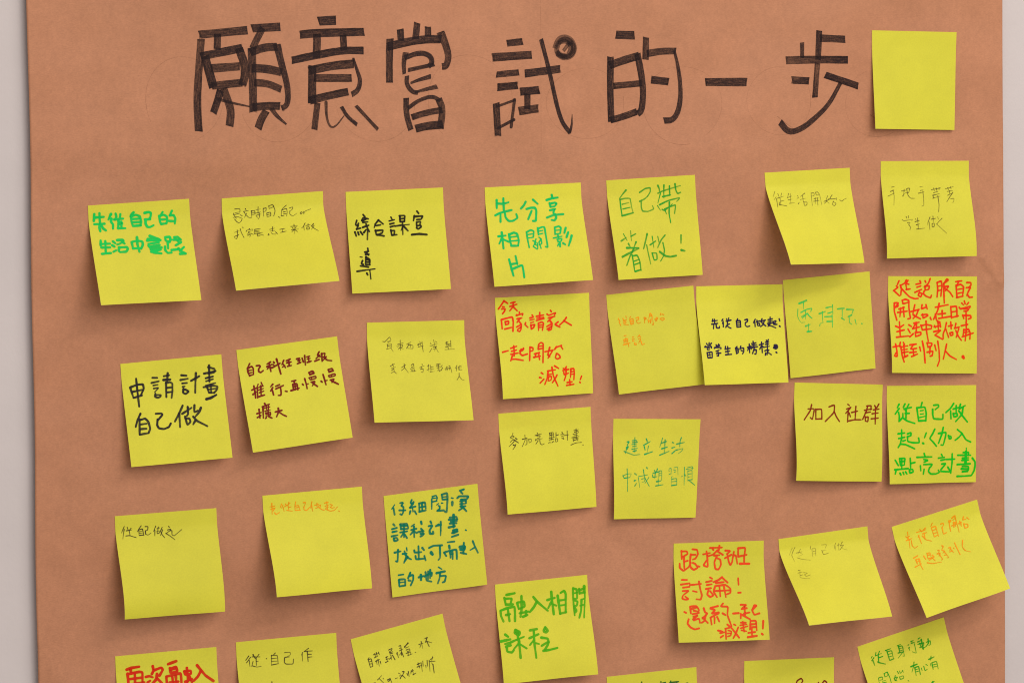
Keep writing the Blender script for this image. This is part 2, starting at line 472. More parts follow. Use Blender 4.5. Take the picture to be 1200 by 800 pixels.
# ------------------------------------------------------------------ the sticky notes
# corners on the board in metres (x, z, out), onset, curl, pen strokes in thousandths of the note (width:u v u v ...)
NOTES = {
1: ((-0.32187,0.10662,0.00040),(-0.24752,0.11024,0.00040),(-0.31972,0.03687,0.02415),(-0.24422,0.03814,0.01642),0.15,0.1,
'''27:58 85 50 150;27:109 80 108 162 110 179;27:57 118 149 117;27:51 182 151 184;27:105 183 97 220 101 254;27:120 201 133 231 156 250;27:221 96 207 120 193 147;27:223 141 216 170 234 196 228 238;27:267 95 274 124 259 152;27:313 102 307 135;27:251 149 339 147;27:292 162 279 233;27:287 170 330 194 296 200;27:279 237 350 242;27:315 177 313 235;27:443 95 421 114 412 129;27:417 122 416 184 427 226;27:416 134 463 117 504 136 512 190 499 227;27:423 157 502 158;27:428 189 499 191;27:427 225 503 225;27:552 106 591 100 615 110 609 147 590 170;27:552 170 602 170;27:556 172 552 210 564 244 593 248 629 232;27:730 110 711 133;27:694 144 696 203 706 227;27:698 149 737 135 769 154 771 195 753 225;27:698 182 766 183;27:706 225 761 222;27:823 104 799 147;27:799 147 838 146 851 180 840 230;27:789 201 836 206;27:92 348 86 396;27:88 383 179 385;27:137 356 125 472;27:91 418 174 423;27:86 483 174 480;27:211 365 230 384;27:198 403 217 417;27:201 469 228 457;27:255 355 309 355 316 368 270 395 249 398;27:306 380 321 394;27:265 429 252 463 267 477;27:261 429 341 430 346 452 326 477 267 477;27:451 339 445 407 455 485;27:393 386 397 447;27:398 382 450 373 499 385 498 419 476 456;27:397 449 477 450;32:578 335 662 370;27:553 363 670 375;27:546 379 677 384;27:554 414 657 404;27:559 440 662 430;34:572 467 675 457;34:572 493 664 477;27:592 503 667 516;27:552 431 566 449;27:727 357 727 392 767 407;27:731 358 774 356 778 386 763 407;27:745 410 741 470;27:714 451 709 485 730 516 769 514;27:816 363 850 361 872 384;27:823 372 852 408;27:804 388 880 393;27:876 418 821 445;27:773 489 850 485;27:843 476 872 512 907 531;27:899 467 856 503;27:852 532 907 533'''),
2: ((-0.22315,0.11002,0.00040),(-0.14651,0.11417,0.00040),(-0.22292,0.04488,0.03188),(-0.14597,0.04995,0.03381),0.15,0.12,
'''9:125 112 175 111 177 145 127 150;9:114 153 108 171 172 158;9:115 180 132 209;9:104 197 143 191 190 213 178 235;9:114 216 131 245 149 261 178 240;9:174 176 193 187;9:229 115 237 133;9:211 144 258 137;9:218 153 228 180;9:238 163 212 206;9:235 185 253 210 281 216;9:287 141 283 207;9:286 145 320 139 320 179 286 185;9:288 167 318 163;9:333 136 376 131;9:355 108 350 172;9:325 170 377 161;9:327 193 378 182;9:360 164 362 209 341 235;9:329 202 340 217;9:405 124 400 208;9:405 129 435 122 430 156 407 159;9:460 107 499 94 506 119 464 133;9:460 107 464 133;9:507 107 520 159 500 212 493 206;9:433 179 473 169 471 209 432 220 433 179;9:435 197 470 191;9:545 225 557 240;9:633 112 603 135 584 155 571 218;9:592 156 636 142 635 186 624 227;9:598 179 623 176;9:596 201 624 199;9:575 218 600 220;9:661 144 696 133 689 159 662 175;9:662 175 657 206 683 232 729 203;9:773 193 759 205 770 216 785 198 773 193;9:795 190 795 218;9:796 209 812 187 870 169;9:92 359 140 345;9:121 334 116 395 101 432 82 421;9:81 406 129 387;9:152 322 157 370 173 425;9:179 310 182 320;9:239 330 245 340;9:205 360 211 346 275 338 268 356;9:225 362 259 360;9:233 367 211 394;9:231 377 243 407 227 425;9:214 404 241 392;9:247 383 269 400;9:291 344 280 381;9:291 344 346 339;9:292 359 334 358;9:290 373 332 372;9:279 391 363 384;9:308 389 307 423 333 415;9:320 395 366 417;9:435 357 487 347;9:469 331 460 379;9:440 377 487 372;9:418 404 407 422 424 419;9:445 397 455 412 483 415;9:488 391 501 412;9:534 366 585 359;9:564 364 554 392;9:536 400 592 391;9:643 342 711 339;9:680 322 666 427;9:655 348 663 373;9:697 347 684 370;9:645 381 717 378;9:670 379 644 406;9:674 379 701 407;9:791 317 767 354 747 371;9:772 349 768 397;9:794 346 837 340;9:818 329 812 362;9:799 366 795 390 820 388 825 364 799 366;9:873 329 847 356;9:848 351 878 349 840 394;9:850 361 871 387 904 415'''),
3: ((-0.12912,0.11327,0.00040),(-0.05345,0.11536,0.00040),(-0.12714,0.03927,0.00676),(-0.05117,0.04078,0.00869),0.15,0.12,
'''21:98 285 82 327 111 341;21:113 315 91 373;21:91 369 131 362;21:72 398 82 436;21:102 399 109 425;21:128 396 148 426;21:167 230 183 251;21:150 288 165 259 216 274;21:158 288 199 273;21:161 305 209 303;21:153 355 216 337;21:190 323 204 370 192 475;21:162 406 186 378;21:208 379 219 400;21:319 291 281 331;21:319 291 364 331;21:289 344 337 338;21:281 390 286 433;21:281 394 359 389 348 418 295 437;21:295 433 363 449;12:281 331 270 364;16:448 267 459 289;16:427 304 481 294;21:434 334 474 327;21:436 363 476 353;21:438 393 442 440;21:441 402 476 399 469 432;21:446 444 495 442;21:540 259 540 317;21:536 258 593 257 584 311;21:542 288 586 286;21:540 317 584 315;21:484 357 546 351;14:546 351 630 347;21:562 318 560 377;13:560 377 556 445;13:563 356 542 402;21:571 361 611 409;21:719 220 735 242;21:689 265 676 311;21:688 273 777 269 761 294;21:712 304 752 302;21:706 329 750 323 739 352;21:705 342 705 384;21:712 363 747 360 750 377 717 397 701 384;26:647 449 722 444 800 455;21:189 563 191 588;21:156 599 195 593;21:173 604 192 630;21:163 621 197 622;21:165 646 154 721;21:169 650 202 673 197 723;21:171 672 197 681;21:165 697 199 700;21:163 722 197 725;14:105 643 126 648;21:127 682 112 711 133 720;21:102 732 140 738 182 748;21:63 784 154 776;15:154 776 246 768;15:193 774 195 807 197 866;21:161 806 168 823'''),
4: ((-0.02044,0.11486,0.00040),(0.05662,0.11739,0.00040),(-0.01790,0.04160,0.01159),(0.05914,0.04487,0.01642),0.15,0.15,
'''25:117 131 112 212;25:115 165 181 173 239 160;25:187 118 183 242;25:90 284 141 261 262 239;25:144 274 135 352;25:190 255 192 311 219 348 263 350 315 322 306 283;25:416 163 395 197 360 230;25:493 146 538 191;25:417 237 463 226 507 229 517 259 499 363 469 361;25:468 257 422 341;25:691 109 694 130;25:634 157 693 143 752 138;25:662 189 667 228;25:662 198 716 187 737 197 712 226 667 228;25:658 263 713 252;25:698 265 690 295;25:618 335 692 312 790 309;25:706 305 715 340 693 370 663 362;25:135 460 133 621;25:96 497 171 493;25:129 516 96 571;25:140 530 197 559;25:207 482 208 547 215 591;25:207 486 257 467 290 482 299 552 283 604;18:212 512 283 508;18:216 552 286 550;25:214 600 283 604;20:388 470 388 540 394 628;20:388 470 435 451 464 466 452 518;15:394 497 451 492;15:393 532 451 527;20:508 434 507 504;21:511 443 553 427 579 429 582 534 585 640 564 630;15:512 469 557 463;15:512 500 553 493;15:442 561 475 581 440 613;15:475 546 451 597 483 616;15:486 590 479 647;15:438 622 474 651;16:508 530 527 549 501 582;16:527 549 529 597 501 609;16:504 591 514 644;20:684 439 680 496;20:684 439 729 429 749 447 733 499;15:684 470 737 469;18:678 509 732 504;18:655 548 745 535;25:707 524 709 542;18:696 568 698 586;18:692 563 742 557 734 583 697 590;25:714 595 712 639;18:699 612 687 633;22:748 606 768 621;25:797 450 776 502;25:817 496 792 547;25:847 533 826 585 801 636;25:175 736 187 823 199 902;25:244 706 251 789;25:191 785 252 780;25:203 833 284 804 301 805 304 857 305 926'''),
5: ((0.07746,0.11869,0.00040),(0.15050,0.12184,0.00040),(0.08114,0.04423,0.01353),(0.15386,0.04606,0.00580),0.15,0.2,
'''18:213 109 178 141 135 186;18:138 194 137 276 139 362;18:138 199 192 189 254 192 258 274 268 339;13:156 247 234 234;13:158 294 242 282;18:139 362 268 339;18:365 139 430 104 488 99 485 142 452 182;18:355 228 411 210 452 182;18:374 233 367 289 376 328 434 336 509 314 494 279;18:575 83 588 113 591 139;18:571 159 620 141 831 97;18:643 82 633 210;18:705 94 703 188;18:769 77 775 141 792 176 827 165;18:620 196 709 184;13:599 161 560 257;13:552 282 580 331;18:577 275 679 238 817 216 796 236 775 252;13:601 323 628 338 723 275;13:630 321 644 369;18:630 321 762 281 737 370;18:691 256 674 366 682 461;12:125 543 157 614;16:88 614 152 583;12:212 517 206 616;18:208 573 266 550;18:167 645 185 684;22:141 686 278 694;18:258 632 225 686;26:77 773 156 743 282 698;18:223 695 161 778 114 861;18:193 762 200 925;18:197 771 252 765 274 826 276 921;18:209 823 271 809;18:209 857 271 843;22:205 926 277 912;18:397 558 374 617 336 705;18:376 669 384 755 399 863;13:452 586 456 699;18:416 671 485 636;18:429 753 444 827 480 820 484 756 429 753;13:516 590 523 650;18:602 581 551 626 501 701;18:567 657 577 731 559 790 518 839;21:520 745 579 791 638 802 705 793;18:785 591 775 672;26:772 741 811 751'''),
6: ((0.20904,0.12266,0.00040),(0.28180,0.12549,0.00040),(0.21417,0.05322,0.03478),(0.28484,0.05243,0.01836),0.15,0.18,
'''9:93 191 55 249;9:90 251 54 282;9:89 269 72 364;9:121 216 125 253;9:167 214 148 245;9:100 265 183 247;9:133 258 117 338;9:130 300 173 293;9:97 336 131 343 183 356;9:107 308 104 346;9:246 223 225 259;9:217 268 273 252;9:266 224 240 326;9:220 291 268 285;9:223 329 286 326;9:345 252 352 262;9:332 279 353 276;9:328 340 343 327;9:438 230 377 263;9:368 295 433 285;9:405 256 395 325;9:402 321 394 363 426 360 441 327 400 325;9:513 234 492 368;9:513 234 550 232 542 264 510 266;9:566 228 592 225 611 254 608 365;9:570 233 568 260 600 258;9:533 295 586 289;9:520 323 589 317;9:551 287 533 351;9:576 289 560 367;9:643 331 720 313;9:702 275 669 323 703 355;9:713 305 644 353;9:758 267 716 310 789 310;9:801 301 801 324;9:757 335 737 371 760 386 787 360 756 340;9:837 326 860 341 896 320 924 312'''),
7: ((0.30883,0.13023,0.00040),(0.38617,0.12960,0.00040),(0.30843,0.05498,0.01063),(0.38604,0.05527,0.01256),0.15,0.38,
'''10:113 267 142 260;10:94 311 134 298;10:60 360 135 329;10:124 294 131 361 116 454;10:219 308 268 300;10:250 291 237 362;10:222 362 249 335;10:284 282 314 278 298 327 260 326;10:279 287 286 353 311 385 359 386;10:431 266 465 262;10:431 306 466 297;10:408 333 473 320;10:459 311 459 392 452 463 430 467;10:557 298 661 281;10:584 281 590 312;10:613 281 619 308;10:647 277 644 299;10:578 330 628 317;10:565 357 644 340;10:561 388 645 367;10:622 358 624 457 609 533;10:569 357 570 388;10:718 291 808 269;10:744 278 751 300;10:779 269 781 292;10:734 318 794 310;10:760 310 760 341;10:796 328 755 377 715 427;10:734 359 785 337;10:763 396 802 391 791 432 772 436;10:239 576 247 594;10:264 568 266 590;10:193 606 206 620 312 604 296 622;10:246 639 280 635 259 657;10:259 657 279 688 267 714;10:341 600 349 618;10:333 631 382 619;10:366 592 363 703;10:344 663 383 655;10:344 707 435 700;10:506 585 475 643 472 670;10:490 634 491 715;10:517 608 566 600;10:540 577 538 635;10:522 653 518 688 542 685 546 649 522 653;10:592 587 599 610;10:638 601 595 636 573 663;10:569 658 608 695 673 758'''),
8: ((0.30193,0.23133,0.00040),(0.37585,0.22997,0.00040),(0.30109,0.15536,0.00676),(0.37234,0.15376,0.00266),0.15,0.1,
''''''),
9: ((-0.30035,-0.00653,0.00040),(-0.22541,-0.00210,0.00040),(-0.29605,-0.07973,0.00966),(-0.22100,-0.07632,0.00966),0.15,0.12,
'''23:143 156 143 276 143 425;23:76 236 98 338;23:81 233 150 214 204 215 208 257 172 320;23:92 279 190 268;23:98 338 180 321;23:302 162 348 167;23:289 211 361 201;18:303 237 349 233;18:304 266 355 262 312 300;23:315 317 307 345 335 360 362 350 368 334 322 330;23:416 157 471 153;23:456 131 445 205;28:408 193 476 195;23:431 220 419 359;23:430 224 469 219 493 234 485 308 469 372;23:429 273 480 270;23:429 315 475 315;23:589 164 639 173;23:576 209 649 203;19:589 243 636 243;18:590 276 611 274;23:596 297 587 334 611 348 647 327 612 303 595 301;23:680 226 765 189;23:734 157 720 247 707 345;23:861 111 923 133 920 166 856 172;23:814 169 930 155;23:871 95 860 251;23:826 215 899 205;19:827 244 897 230;23:795 299 894 292 935 304 928 332 894 362;23:829 298 844 357;17:818 285 918 269;19:870 277 865 359;19:847 325 916 323;19:844 357 894 362;27:811 416 855 408 913 384;23:147 496 111 555 86 619;23:132 548 115 696;23:135 557 187 545 216 581 225 648 204 688;19:139 599 198 596;23:133 644 188 645;23:119 696 204 688;23:296 510 351 511 362 524 310 573;23:307 565 296 622 309 652 358 665 410 649 431 617;23:569 456 537 511 475 601;23:526 527 519 659;23:555 534 654 485;23:617 473 613 543 599 558;23:581 565 592 649 629 619 621 585 579 581;23:686 463 674 532 714 519;23:746 493 729 529 681 574;23:660 572 693 617 788 675;23:677 611 651 646'''),
10: ((-0.21402,0.00061,0.00040),(-0.13730,0.00811,0.00040),(-0.20673,-0.07294,0.01353),(-0.12985,-0.06557,0.01063),0.15,0.12,
'''19:113 148 86 190;19:86 190 85 227 95 266;19:90 190 130 175 143 202 135 255;14:95 212 129 212;14:96 237 125 234;19:96 262 135 255;19:176 177 206 177 213 186 192 213;19:192 213 189 233 207 248 235 231;19:318 159 282 175;19:274 199 327 185;19:303 178 308 250;19:294 206 275 224;19:306 212 331 215;19:347 163 354 172;19:339 187 348 197;19:322 218 408 184;19:380 138 389 194 400 287;19:449 160 426 199;19:439 197 455 232;14:427 224 454 211;19:513 157 473 168;19:475 189 517 186;19:495 167 496 217;19:478 223 516 220;19:576 165 606 161;15:586 183 612 178;19:597 164 599 206;19:577 211 612 203;19:631 164 638 203;19:659 143 654 234;15:679 158 709 154;15:680 179 710 177;19:695 160 692 214;19:675 212 714 205;19:806 125 785 156 809 172;19:806 159 768 187;19:752 210 796 199;19:830 145 823 220;16:825 149 864 146 851 177;16:842 180 876 181 828 216;19:849 190 875 218 916 228;19:93 403 137 389;19:120 365 121 433 117 482;19:98 446 131 426;15:164 355 146 386;19:150 386 137 485;15:196 343 204 369;14:159 388 211 378;14:154 412 207 403;19:186 375 175 465;14:163 438 207 428;19:152 475 208 466;19:305 375 280 396;19:299 407 273 437;19:291 431 295 478;19:330 399 370 388;19:326 424 406 401;19:375 410 373 468 365 492 340 489;19:417 458 433 464;19:496 372 535 369;19:517 371 516 404;19:499 402 499 452;19:498 406 542 399 540 462;14:503 428 542 425;19:472 461 555 448;19:521 397 519 459;19:595 415 602 425;19:625 365 632 420 633 463;14:632 420 654 419;19:676 313 712 301 726 320 681 331 676 313;15:681 335 725 328;15:668 362 737 355 738 376 677 385 672 363;12:693 362 694 383;16:682 406 725 404 688 445;19:693 416 737 456;19:783 412 790 422;19:811 349 819 404 824 452;14:817 413 843 412;19:869 310 908 303 918 321 874 332 869 310;15:873 336 921 330;15:863 368 929 357 930 378 869 386 863 368;12:890 364 890 385;16:873 412 917 406 886 439;19:884 422 946 464;19:102 635 146 629;19:130 597 124 680;19:100 673 136 657;19:194 548 203 566;19:167 577 238 562;19:172 578 157 685;14:186 593 238 587;14:206 575 204 612;14:227 573 222 606;14:185 622 237 617;14:186 639 237 638 231 670 185 668;14:188 652 234 654;14:216 614 211 667;19:186 685 177 692;19:213 680 239 697;19:283 644 348 637;19:318 612 316 645 287 691;19:320 650 349 679 383 701'''),
11: ((-0.11411,0.01741,0.00040),(-0.03797,0.01706,0.00040),(-0.11477,-0.05484,0.01642),(-0.03792,-0.05597,0.01739),0.15,0.12,
'''9:157 189 179 194 229 145 245 175 209 203;9:205 191 240 192;9:199 220 242 217;9:203 220 204 259;9:242 217 240 251;9:206 237 237 234;9:191 267 239 255;9:239 264 258 294;9:307 223 365 207;9:336 181 333 279;9:315 236 359 224 353 250 317 257;9:301 248 297 236;9:326 258 307 274;9:339 258 364 271;9:399 225 444 201;9:421 222 400 259;9:395 264 420 230 463 235 460 269 408 264;9:434 222 436 252;9:512 232 552 216;9:517 220 523 250;9:536 199 542 242;9:558 200 562 255 550 242;9:514 254 568 242;9:558 255 562 302;9:644 219 652 232;9:637 248 660 245;9:627 308 653 270;9:660 240 714 225;9:678 186 686 245 715 310;9:667 258 694 254 688 275 666 275;9:703 250 677 296;9:698 203 711 212;9:798 218 825 210;9:801 235 837 228;9:812 210 812 261;9:853 198 851 271;9:827 240 850 232;9:794 261 853 249;9:821 261 823 283;9:788 286 885 283;9:214 439 259 414;9:237 418 247 449;9:220 461 265 449;9:222 482 246 461 247 492 215 508;9:247 492 267 514;9:325 455 371 430;9:355 417 355 460 322 485;9:355 456 389 508;9:427 432 450 419 452 445 425 453;9:414 470 459 458;9:426 479 453 475 455 497 429 496 426 479;9:416 496 468 493;9:537 426 540 439;9:507 460 557 444;9:530 451 518 477;9:518 477 545 473 536 512 520 503;9:587 449 609 441;9:601 432 598 501;9:582 487 610 471;9:622 441 620 501;9:629 458 651 455;9:622 480 653 476;9:611 505 655 502;9:684 434 725 426;9:682 451 727 444;9:685 468 729 461;9:702 434 703 499;9:686 494 709 486;9:740 444 725 465;9:742 466 726 495;9:707 503 736 478;9:767 479 796 458;9:787 458 787 497;9:770 488 793 480;9:810 450 822 455 810 489;9:798 476 825 468 832 520;9:893 448 872 477;9:886 469 882 504;9:900 469 937 449 929 479;9:915 448 915 487;9:904 465 905 496 941 492;9:906 526 902 560 876 594;9:906 560 925 591 950 600'''),
12: ((-0.01336,0.03285,0.00040),(0.06246,0.03466,0.00040),(-0.01145,-0.04200,0.00966),(0.06392,-0.04080,0.00266),0.15,0.35,
'''19:93 34 65 71 32 111;19:93 34 132 61;19:77 92 95 93;19:68 113 104 110 94 139 74 159;19:164 59 209 51;19:154 92 227 75;19:191 60 185 98 152 134;19:190 98 229 138;19:56 222 56 306;19:56 217 175 194 180 245 167 338;19:95 236 96 270;19:94 241 131 234 128 264 96 270;19:83 312 157 299;19:251 152 254 165;19:217 184 222 176;19:221 184 290 167 280 187;19:223 218 273 212;19:255 215 220 252;19:239 240 263 275 254 326 239 346 217 336;19:254 279 211 298;19:257 300 218 324;19:310 261 300 277 329 308;19:384 188 392 197;19:359 217 396 210;15:357 238 403 232;15:364 264 397 257;19:363 285 364 323;19:362 289 408 283 387 316 364 327;19:428 204 506 195;19:467 168 462 235;15:431 225 505 216;19:425 246 508 229;19:446 272 440 344;19:446 272 483 262 500 275 481 346;15:453 294 485 291;15:451 315 484 313;19:581 152 590 166;19:543 188 560 202 639 177 624 197;19:554 227 623 214;19:595 221 547 261;19:566 249 591 284 577 343 540 350 560 325;19:582 288 530 311;19:585 309 532 336;19:656 271 618 294 671 323;19:746 233 721 266 672 301;19:716 261 796 312;19:35 539 96 527;19:126 505 192 488;19:161 482 158 550;19:132 535 184 526;19:120 564 199 556;19:136 578 113 628;19:158 550 154 583;19:123 615 165 614 247 632;19:219 536 258 517 268 509 252 533 228 541;19:235 520 217 561 242 584 299 570;19:333 504 316 635;19:333 504 365 514 362 540 329 546;19:419 530 427 484 452 465 479 474 458 664;15:431 501 468 499;19:423 530 461 524;19:373 574 429 564;19:361 607 436 599;19:392 571 374 612;19:420 568 424 632;19:490 559 580 547;19:545 520 521 578 529 604;19:569 559 518 624;19:516 590 537 609;19:599 540 624 511 610 523 676 506;19:666 509 687 545;19:614 583 597 625 619 639 653 628 646 602 619 583;19:431 764 449 777;19:409 809 428 814;19:411 864 455 828;19:503 751 588 743;19:507 755 493 822 462 880;15:505 789 543 783;15:513 806 501 848;15:509 806 542 804 535 841 511 849;19:553 715 561 801 607 905;19:604 795 578 835 547 868;19:582 704 627 732;19:678 735 697 745;19:713 720 697 740;19:672 756 739 747;19:681 773 684 799 732 785;19:711 741 702 809 681 854;19:763 744 753 828;19:763 744 796 742 799 780 790 852;15:766 774 790 771;15:760 799 788 796;19:713 877 770 872;19:743 849 745 904;19:707 904 788 898;19:878 823 862 856;19:856 881 862 886'''),
13: ((0.07650,0.03268,0.00040),(0.14841,0.03778,0.00040),(0.08220,-0.04200,0.00966),(0.15397,-0.03699,0.00773),0.15,0.2,
'''12:114 246 107 263;12:121 264 124 277;12:114 281 127 321;12:162 251 169 269;12:199 233 201 255;12:163 277 203 268;12:184 270 178 308;12:165 294 195 293;12:163 311 215 321;12:251 242 240 254;12:238 267 240 315;12:243 267 278 262 275 314;12:245 285 274 283;12:247 302 272 300;12:245 319 275 314;12:312 261 342 255 339 281 314 283;12:314 283 315 309 333 319 359 309;12:404 266 401 321;18:404 266 427 277 406 287;12:413 275 423 272;12:473 234 456 279;12:478 230 495 249 494 292;12:470 255 489 257;12:447 313 479 294 465 323;12:445 291 445 321;12:479 290 469 328;12:486 343 500 348 498 301;12:523 294 560 281;12:545 279 527 303 545 314;12:553 293 525 316;12:595 241 603 255 588 257;12:618 252 631 262;12:583 292 604 315 635 301 618 286 587 292;12:149 426 174 423;12:138 464 136 507;12:143 464 184 456 179 511;12:145 482 180 477;12:165 449 159 518;12:125 514 206 501;12:184 512 185 538;12:239 448 259 446;12:235 469 260 467;12:237 487 257 484;12:259 506 251 523 275 529 273 512;12:324 435 302 454;12:327 448 335 458;12:308 472 333 470 324 495 310 494;12:315 494 301 519;12:333 501 338 536 369 526'''),
14: ((0.15089,0.03720,0.00040),(0.22354,0.03697,0.00040),(0.15019,-0.03701,0.01600),(0.22352,-0.03808,0.00966),0.15,0.15,
'''17:170 335 162 361;17:163 354 222 349;17:189 336 189 379;17:154 385 224 378;17:178 388 168 431;17:204 384 204 423 238 428 240 411;17:288 338 274 353;17:290 360 278 381;17:289 377 284 416;17:333 335 336 352;17:358 327 351 348;17:325 358 381 349;17:340 361 330 409;17:313 421 326 400 348 422 372 432;17:342 392 362 388;17:461 338 450 355;17:444 359 443 420;17:449 360 489 356 488 422;12:452 381 487 378;12:450 401 485 400;17:443 422 488 420;17:543 351 575 345 573 367 547 379;17:547 379 541 405 562 422 593 415;17:665 348 641 382;17:657 374 657 421;17:684 357 686 383;17:677 374 718 366;14:685 392 688 414 713 414 711 388 685 392;17:745 345 727 375;17:733 368 784 359;17:768 368 755 402 722 423;17:737 380 760 402 783 420;17:814 356 865 348;17:841 330 835 395;14:812 376 863 370;17:805 396 866 389;17:820 404 808 425;17:835 395 829 413;17:814 414 848 420 897 441;14:872 379 908 367 901 388 876 396;17:877 379 875 405 915 406;17:945 350 951 372;17:943 424 950 429;17:70 581 78 595;17:101 573 93 599;17:125 578 108 595;17:46 616 52 607;17:46 616 121 609 119 626;13:69 629 72 647 97 643;13:69 629 99 628;17:63 673 66 725;17:68 673 124 667 117 722;12:70 699 116 693;12:93 674 92 721;17:71 727 117 725;17:178 597 185 615;17:209 589 211 611;17:153 631 159 623 234 625 227 642;22:181 610 217 602;17:169 662 206 650;17:190 658 193 711 174 706;17:172 684 222 681;17:285 617 277 643;17:277 643 338 636;17:310 618 306 696;17:279 669 330 664;17:275 700 346 697;17:420 621 398 637;17:402 646 407 690;17:407 646 433 638 428 678;13:405 664 430 660;17:407 690 428 682;17:466 617 452 648;17:463 639 499 636 494 675 477 696;17:466 661 480 666;17:544 632 586 620;17:568 598 564 685;17:559 637 541 663;17:575 633 588 651;17:616 573 620 591;17:599 595 650 587;14:602 612 658 607;17:625 591 621 626;17:595 634 666 627;17:624 639 598 695;17:622 661 648 657 638 704 623 700;17:688 610 740 598;17:716 584 715 689;17:706 628 688 653;17:722 624 741 637;17:774 564 782 577;17:799 560 788 573;14:761 585 802 582;14:759 607 800 602;17:782 577 779 664;14:751 633 803 626;17:747 672 784 660 769 712;17:794 665 772 682 819 713;17:755 694 748 716;32:869 621 889 622 893 637 876 649 862 639;16:852 644 867 640;20:878 689 887 695'''),
15: ((0.22393,0.04011,0.00040),(0.29848,0.04500,0.00040),(0.22877,-0.03539,0.00266),(0.30202,-0.03035,0.00266),0.15,0.3,
'''24:166 253 252 230;11:217 240 210 314;11:147 308 135 377 151 422 173 450 213 449;15:178 346 244 321 309 314 291 347;15:184 390 240 365;11:233 338 225 420;15:250 361 268 389 300 418;11:240 369 187 408;18:219 489 274 477;11:255 471 248 544;20:233 547 283 548;18:387 378 458 363;11:424 360 419 464;11:381 500 388 479 429 470;15:471 325 546 319;11:548 301 544 397;15:486 383 536 375;18:448 415 538 419;18:469 465 533 471;10:534 401 528 532;20:603 350 678 349;10:657 364 648 460;16:640 446 673 467;20:711 365 786 372;10:785 376 761 427;17:761 427 720 440;10:731 433 730 503 758 523;10:797 474 808 528;18:873 525 878 530'''),
16: ((0.31481,0.04095,0.00040),(0.39311,0.03869,0.00040),(0.31284,-0.03379,0.00966),(0.39098,-0.03744,0.00290),0.15,0.3,
'''20:120 48 102 88;20:92 101 112 114 60 149;20:65 149 125 202;20:135 92 150 127 140 197;20:201 39 187 70 145 92;20:220 43 197 74 231 83;20:197 83 208 136;20:203 136 246 131;20:140 118 184 162 240 215 297 232 335 228;20:354 47 364 64;20:312 82 364 73;20:322 113 365 100;20:299 166 375 135;20:347 170 336 197 365 214 380 179 351 166;20:412 47 422 64;20:469 24 451 73 404 108;20:413 99 414 143;20:413 104 461 95 457 134 414 143;20:404 152 394 179;20:394 179 423 205 475 223 485 196;20:547 64 558 134 548 213;20:547 64 595 46 605 99 591 204;16:557 103 596 94;16:563 147 601 138;20:624 72 629 275;20:624 76 657 24 676 37 643 63;20:630 107 682 98 645 147;20:640 125 693 160 727 208;20:759 54 826 45;20:793 49 779 80;20:764 89 775 217;20:769 93 817 80 852 106 838 203;16:785 133 838 124;16:790 173 838 164;20:770 217 843 203;20:885 62 929 62 934 88 905 115;20:881 115 930 110 906 150 887 194;20:892 185 916 216 950 212;20:64 277 58 366 81 455;20:64 277 103 273 105 313 71 322;20:81 313 107 277;20:152 250 191 237 229 250 225 321 231 392 238 436 208 441;20:156 255 160 286 213 272;20:113 339 172 321;20:96 375 204 361;20:133 330 118 419;20:162 321 166 419;20:247 365 340 342;20:294 294 265 392 284 400;20:330 347 308 400 267 436;20:269 400 350 440;20:376 294 365 338 414 320;20:420 293 432 338;20:377 391 380 431;20:366 400 425 391 439 404 384 431;20:463 426 472 448;20:525 319 672 292;20:570 279 554 346 501 443;20:523 390 531 443 553 487;20:602 354 600 425;20:552 390 640 381;20:560 434 708 411;20:701 310 708 429;20:706 314 769 305 772 415;20:709 367 768 358;20:708 424 787 406;20:858 252 867 283;20:828 274 847 291;20:906 269 886 291;20:798 318 813 336 930 304 916 326;20:852 335 906 331 896 353 851 358;20:836 397 850 433;20:841 402 930 401 934 428 905 437;20:876 362 879 503;20:109 472 108 627;20:62 517 105 534 156 503;20:73 575 157 556;20:64 632 207 618;20:214 503 243 520;20:202 547 224 587;20:217 627 258 595;20:274 485 333 475;20:299 476 256 542;20:256 542 331 524;20:303 489 293 577;20:283 586 286 622;20:283 582 347 577 346 604 291 622;20:351 506 364 550;20:356 511 410 497 479 510 467 541;20:363 555 467 541;20:412 462 412 568 427 669;20:508 510 517 527;20:503 523 572 509;20:549 461 551 558;20:569 469 577 522;20:496 572 585 553 514 602;20:509 607 543 624 597 650;20:647 478 630 540 604 593 602 646;20:635 540 667 628;20:697 469 700 539;20:671 513 716 504;20:684 584 688 610 718 605 719 575 684 584;20:756 486 745 530;20:740 535 794 521;20:789 539 757 627;20:754 557 782 618 817 658;20:819 508 894 494;20:875 468 878 547;20:849 547 838 609;20:848 552 903 542 923 582 917 644;16:853 578 913 569;20:827 622 958 582;20:878 543 862 662;20:18 734 93 720;20:49 703 60 765 62 831 28 827 49 791;20:105 685 92 729;20:107 725 118 817 140 887;20:139 685 153 707;16:112 734 187 720;16:115 764 180 755;20:143 711 147 830;20:124 791 189 781;26:147 835 182 821;20:212 711 287 701;20:252 710 215 755 290 745;20:208 790 283 781;20:249 755 252 825;20:227 830 297 803;20:325 732 333 772;20:358 670 374 762 381 894;20:412 687 420 727;20:417 687 471 691 460 722 420 731;20:408 784 478 770 467 819 442 824;20:445 735 438 797;20:500 709 514 766;20:537 669 549 761 552 867 526 924;20:641 699 624 760 597 853;20:624 769 678 822 754 856;38:835 829 843 840'''),
17: ((-0.01176,-0.05342,0.00040),(0.06266,-0.05120,0.00040),(-0.00918,-0.12794,0.01063),(0.06483,-0.12639,0.00483),0.15,0.3,
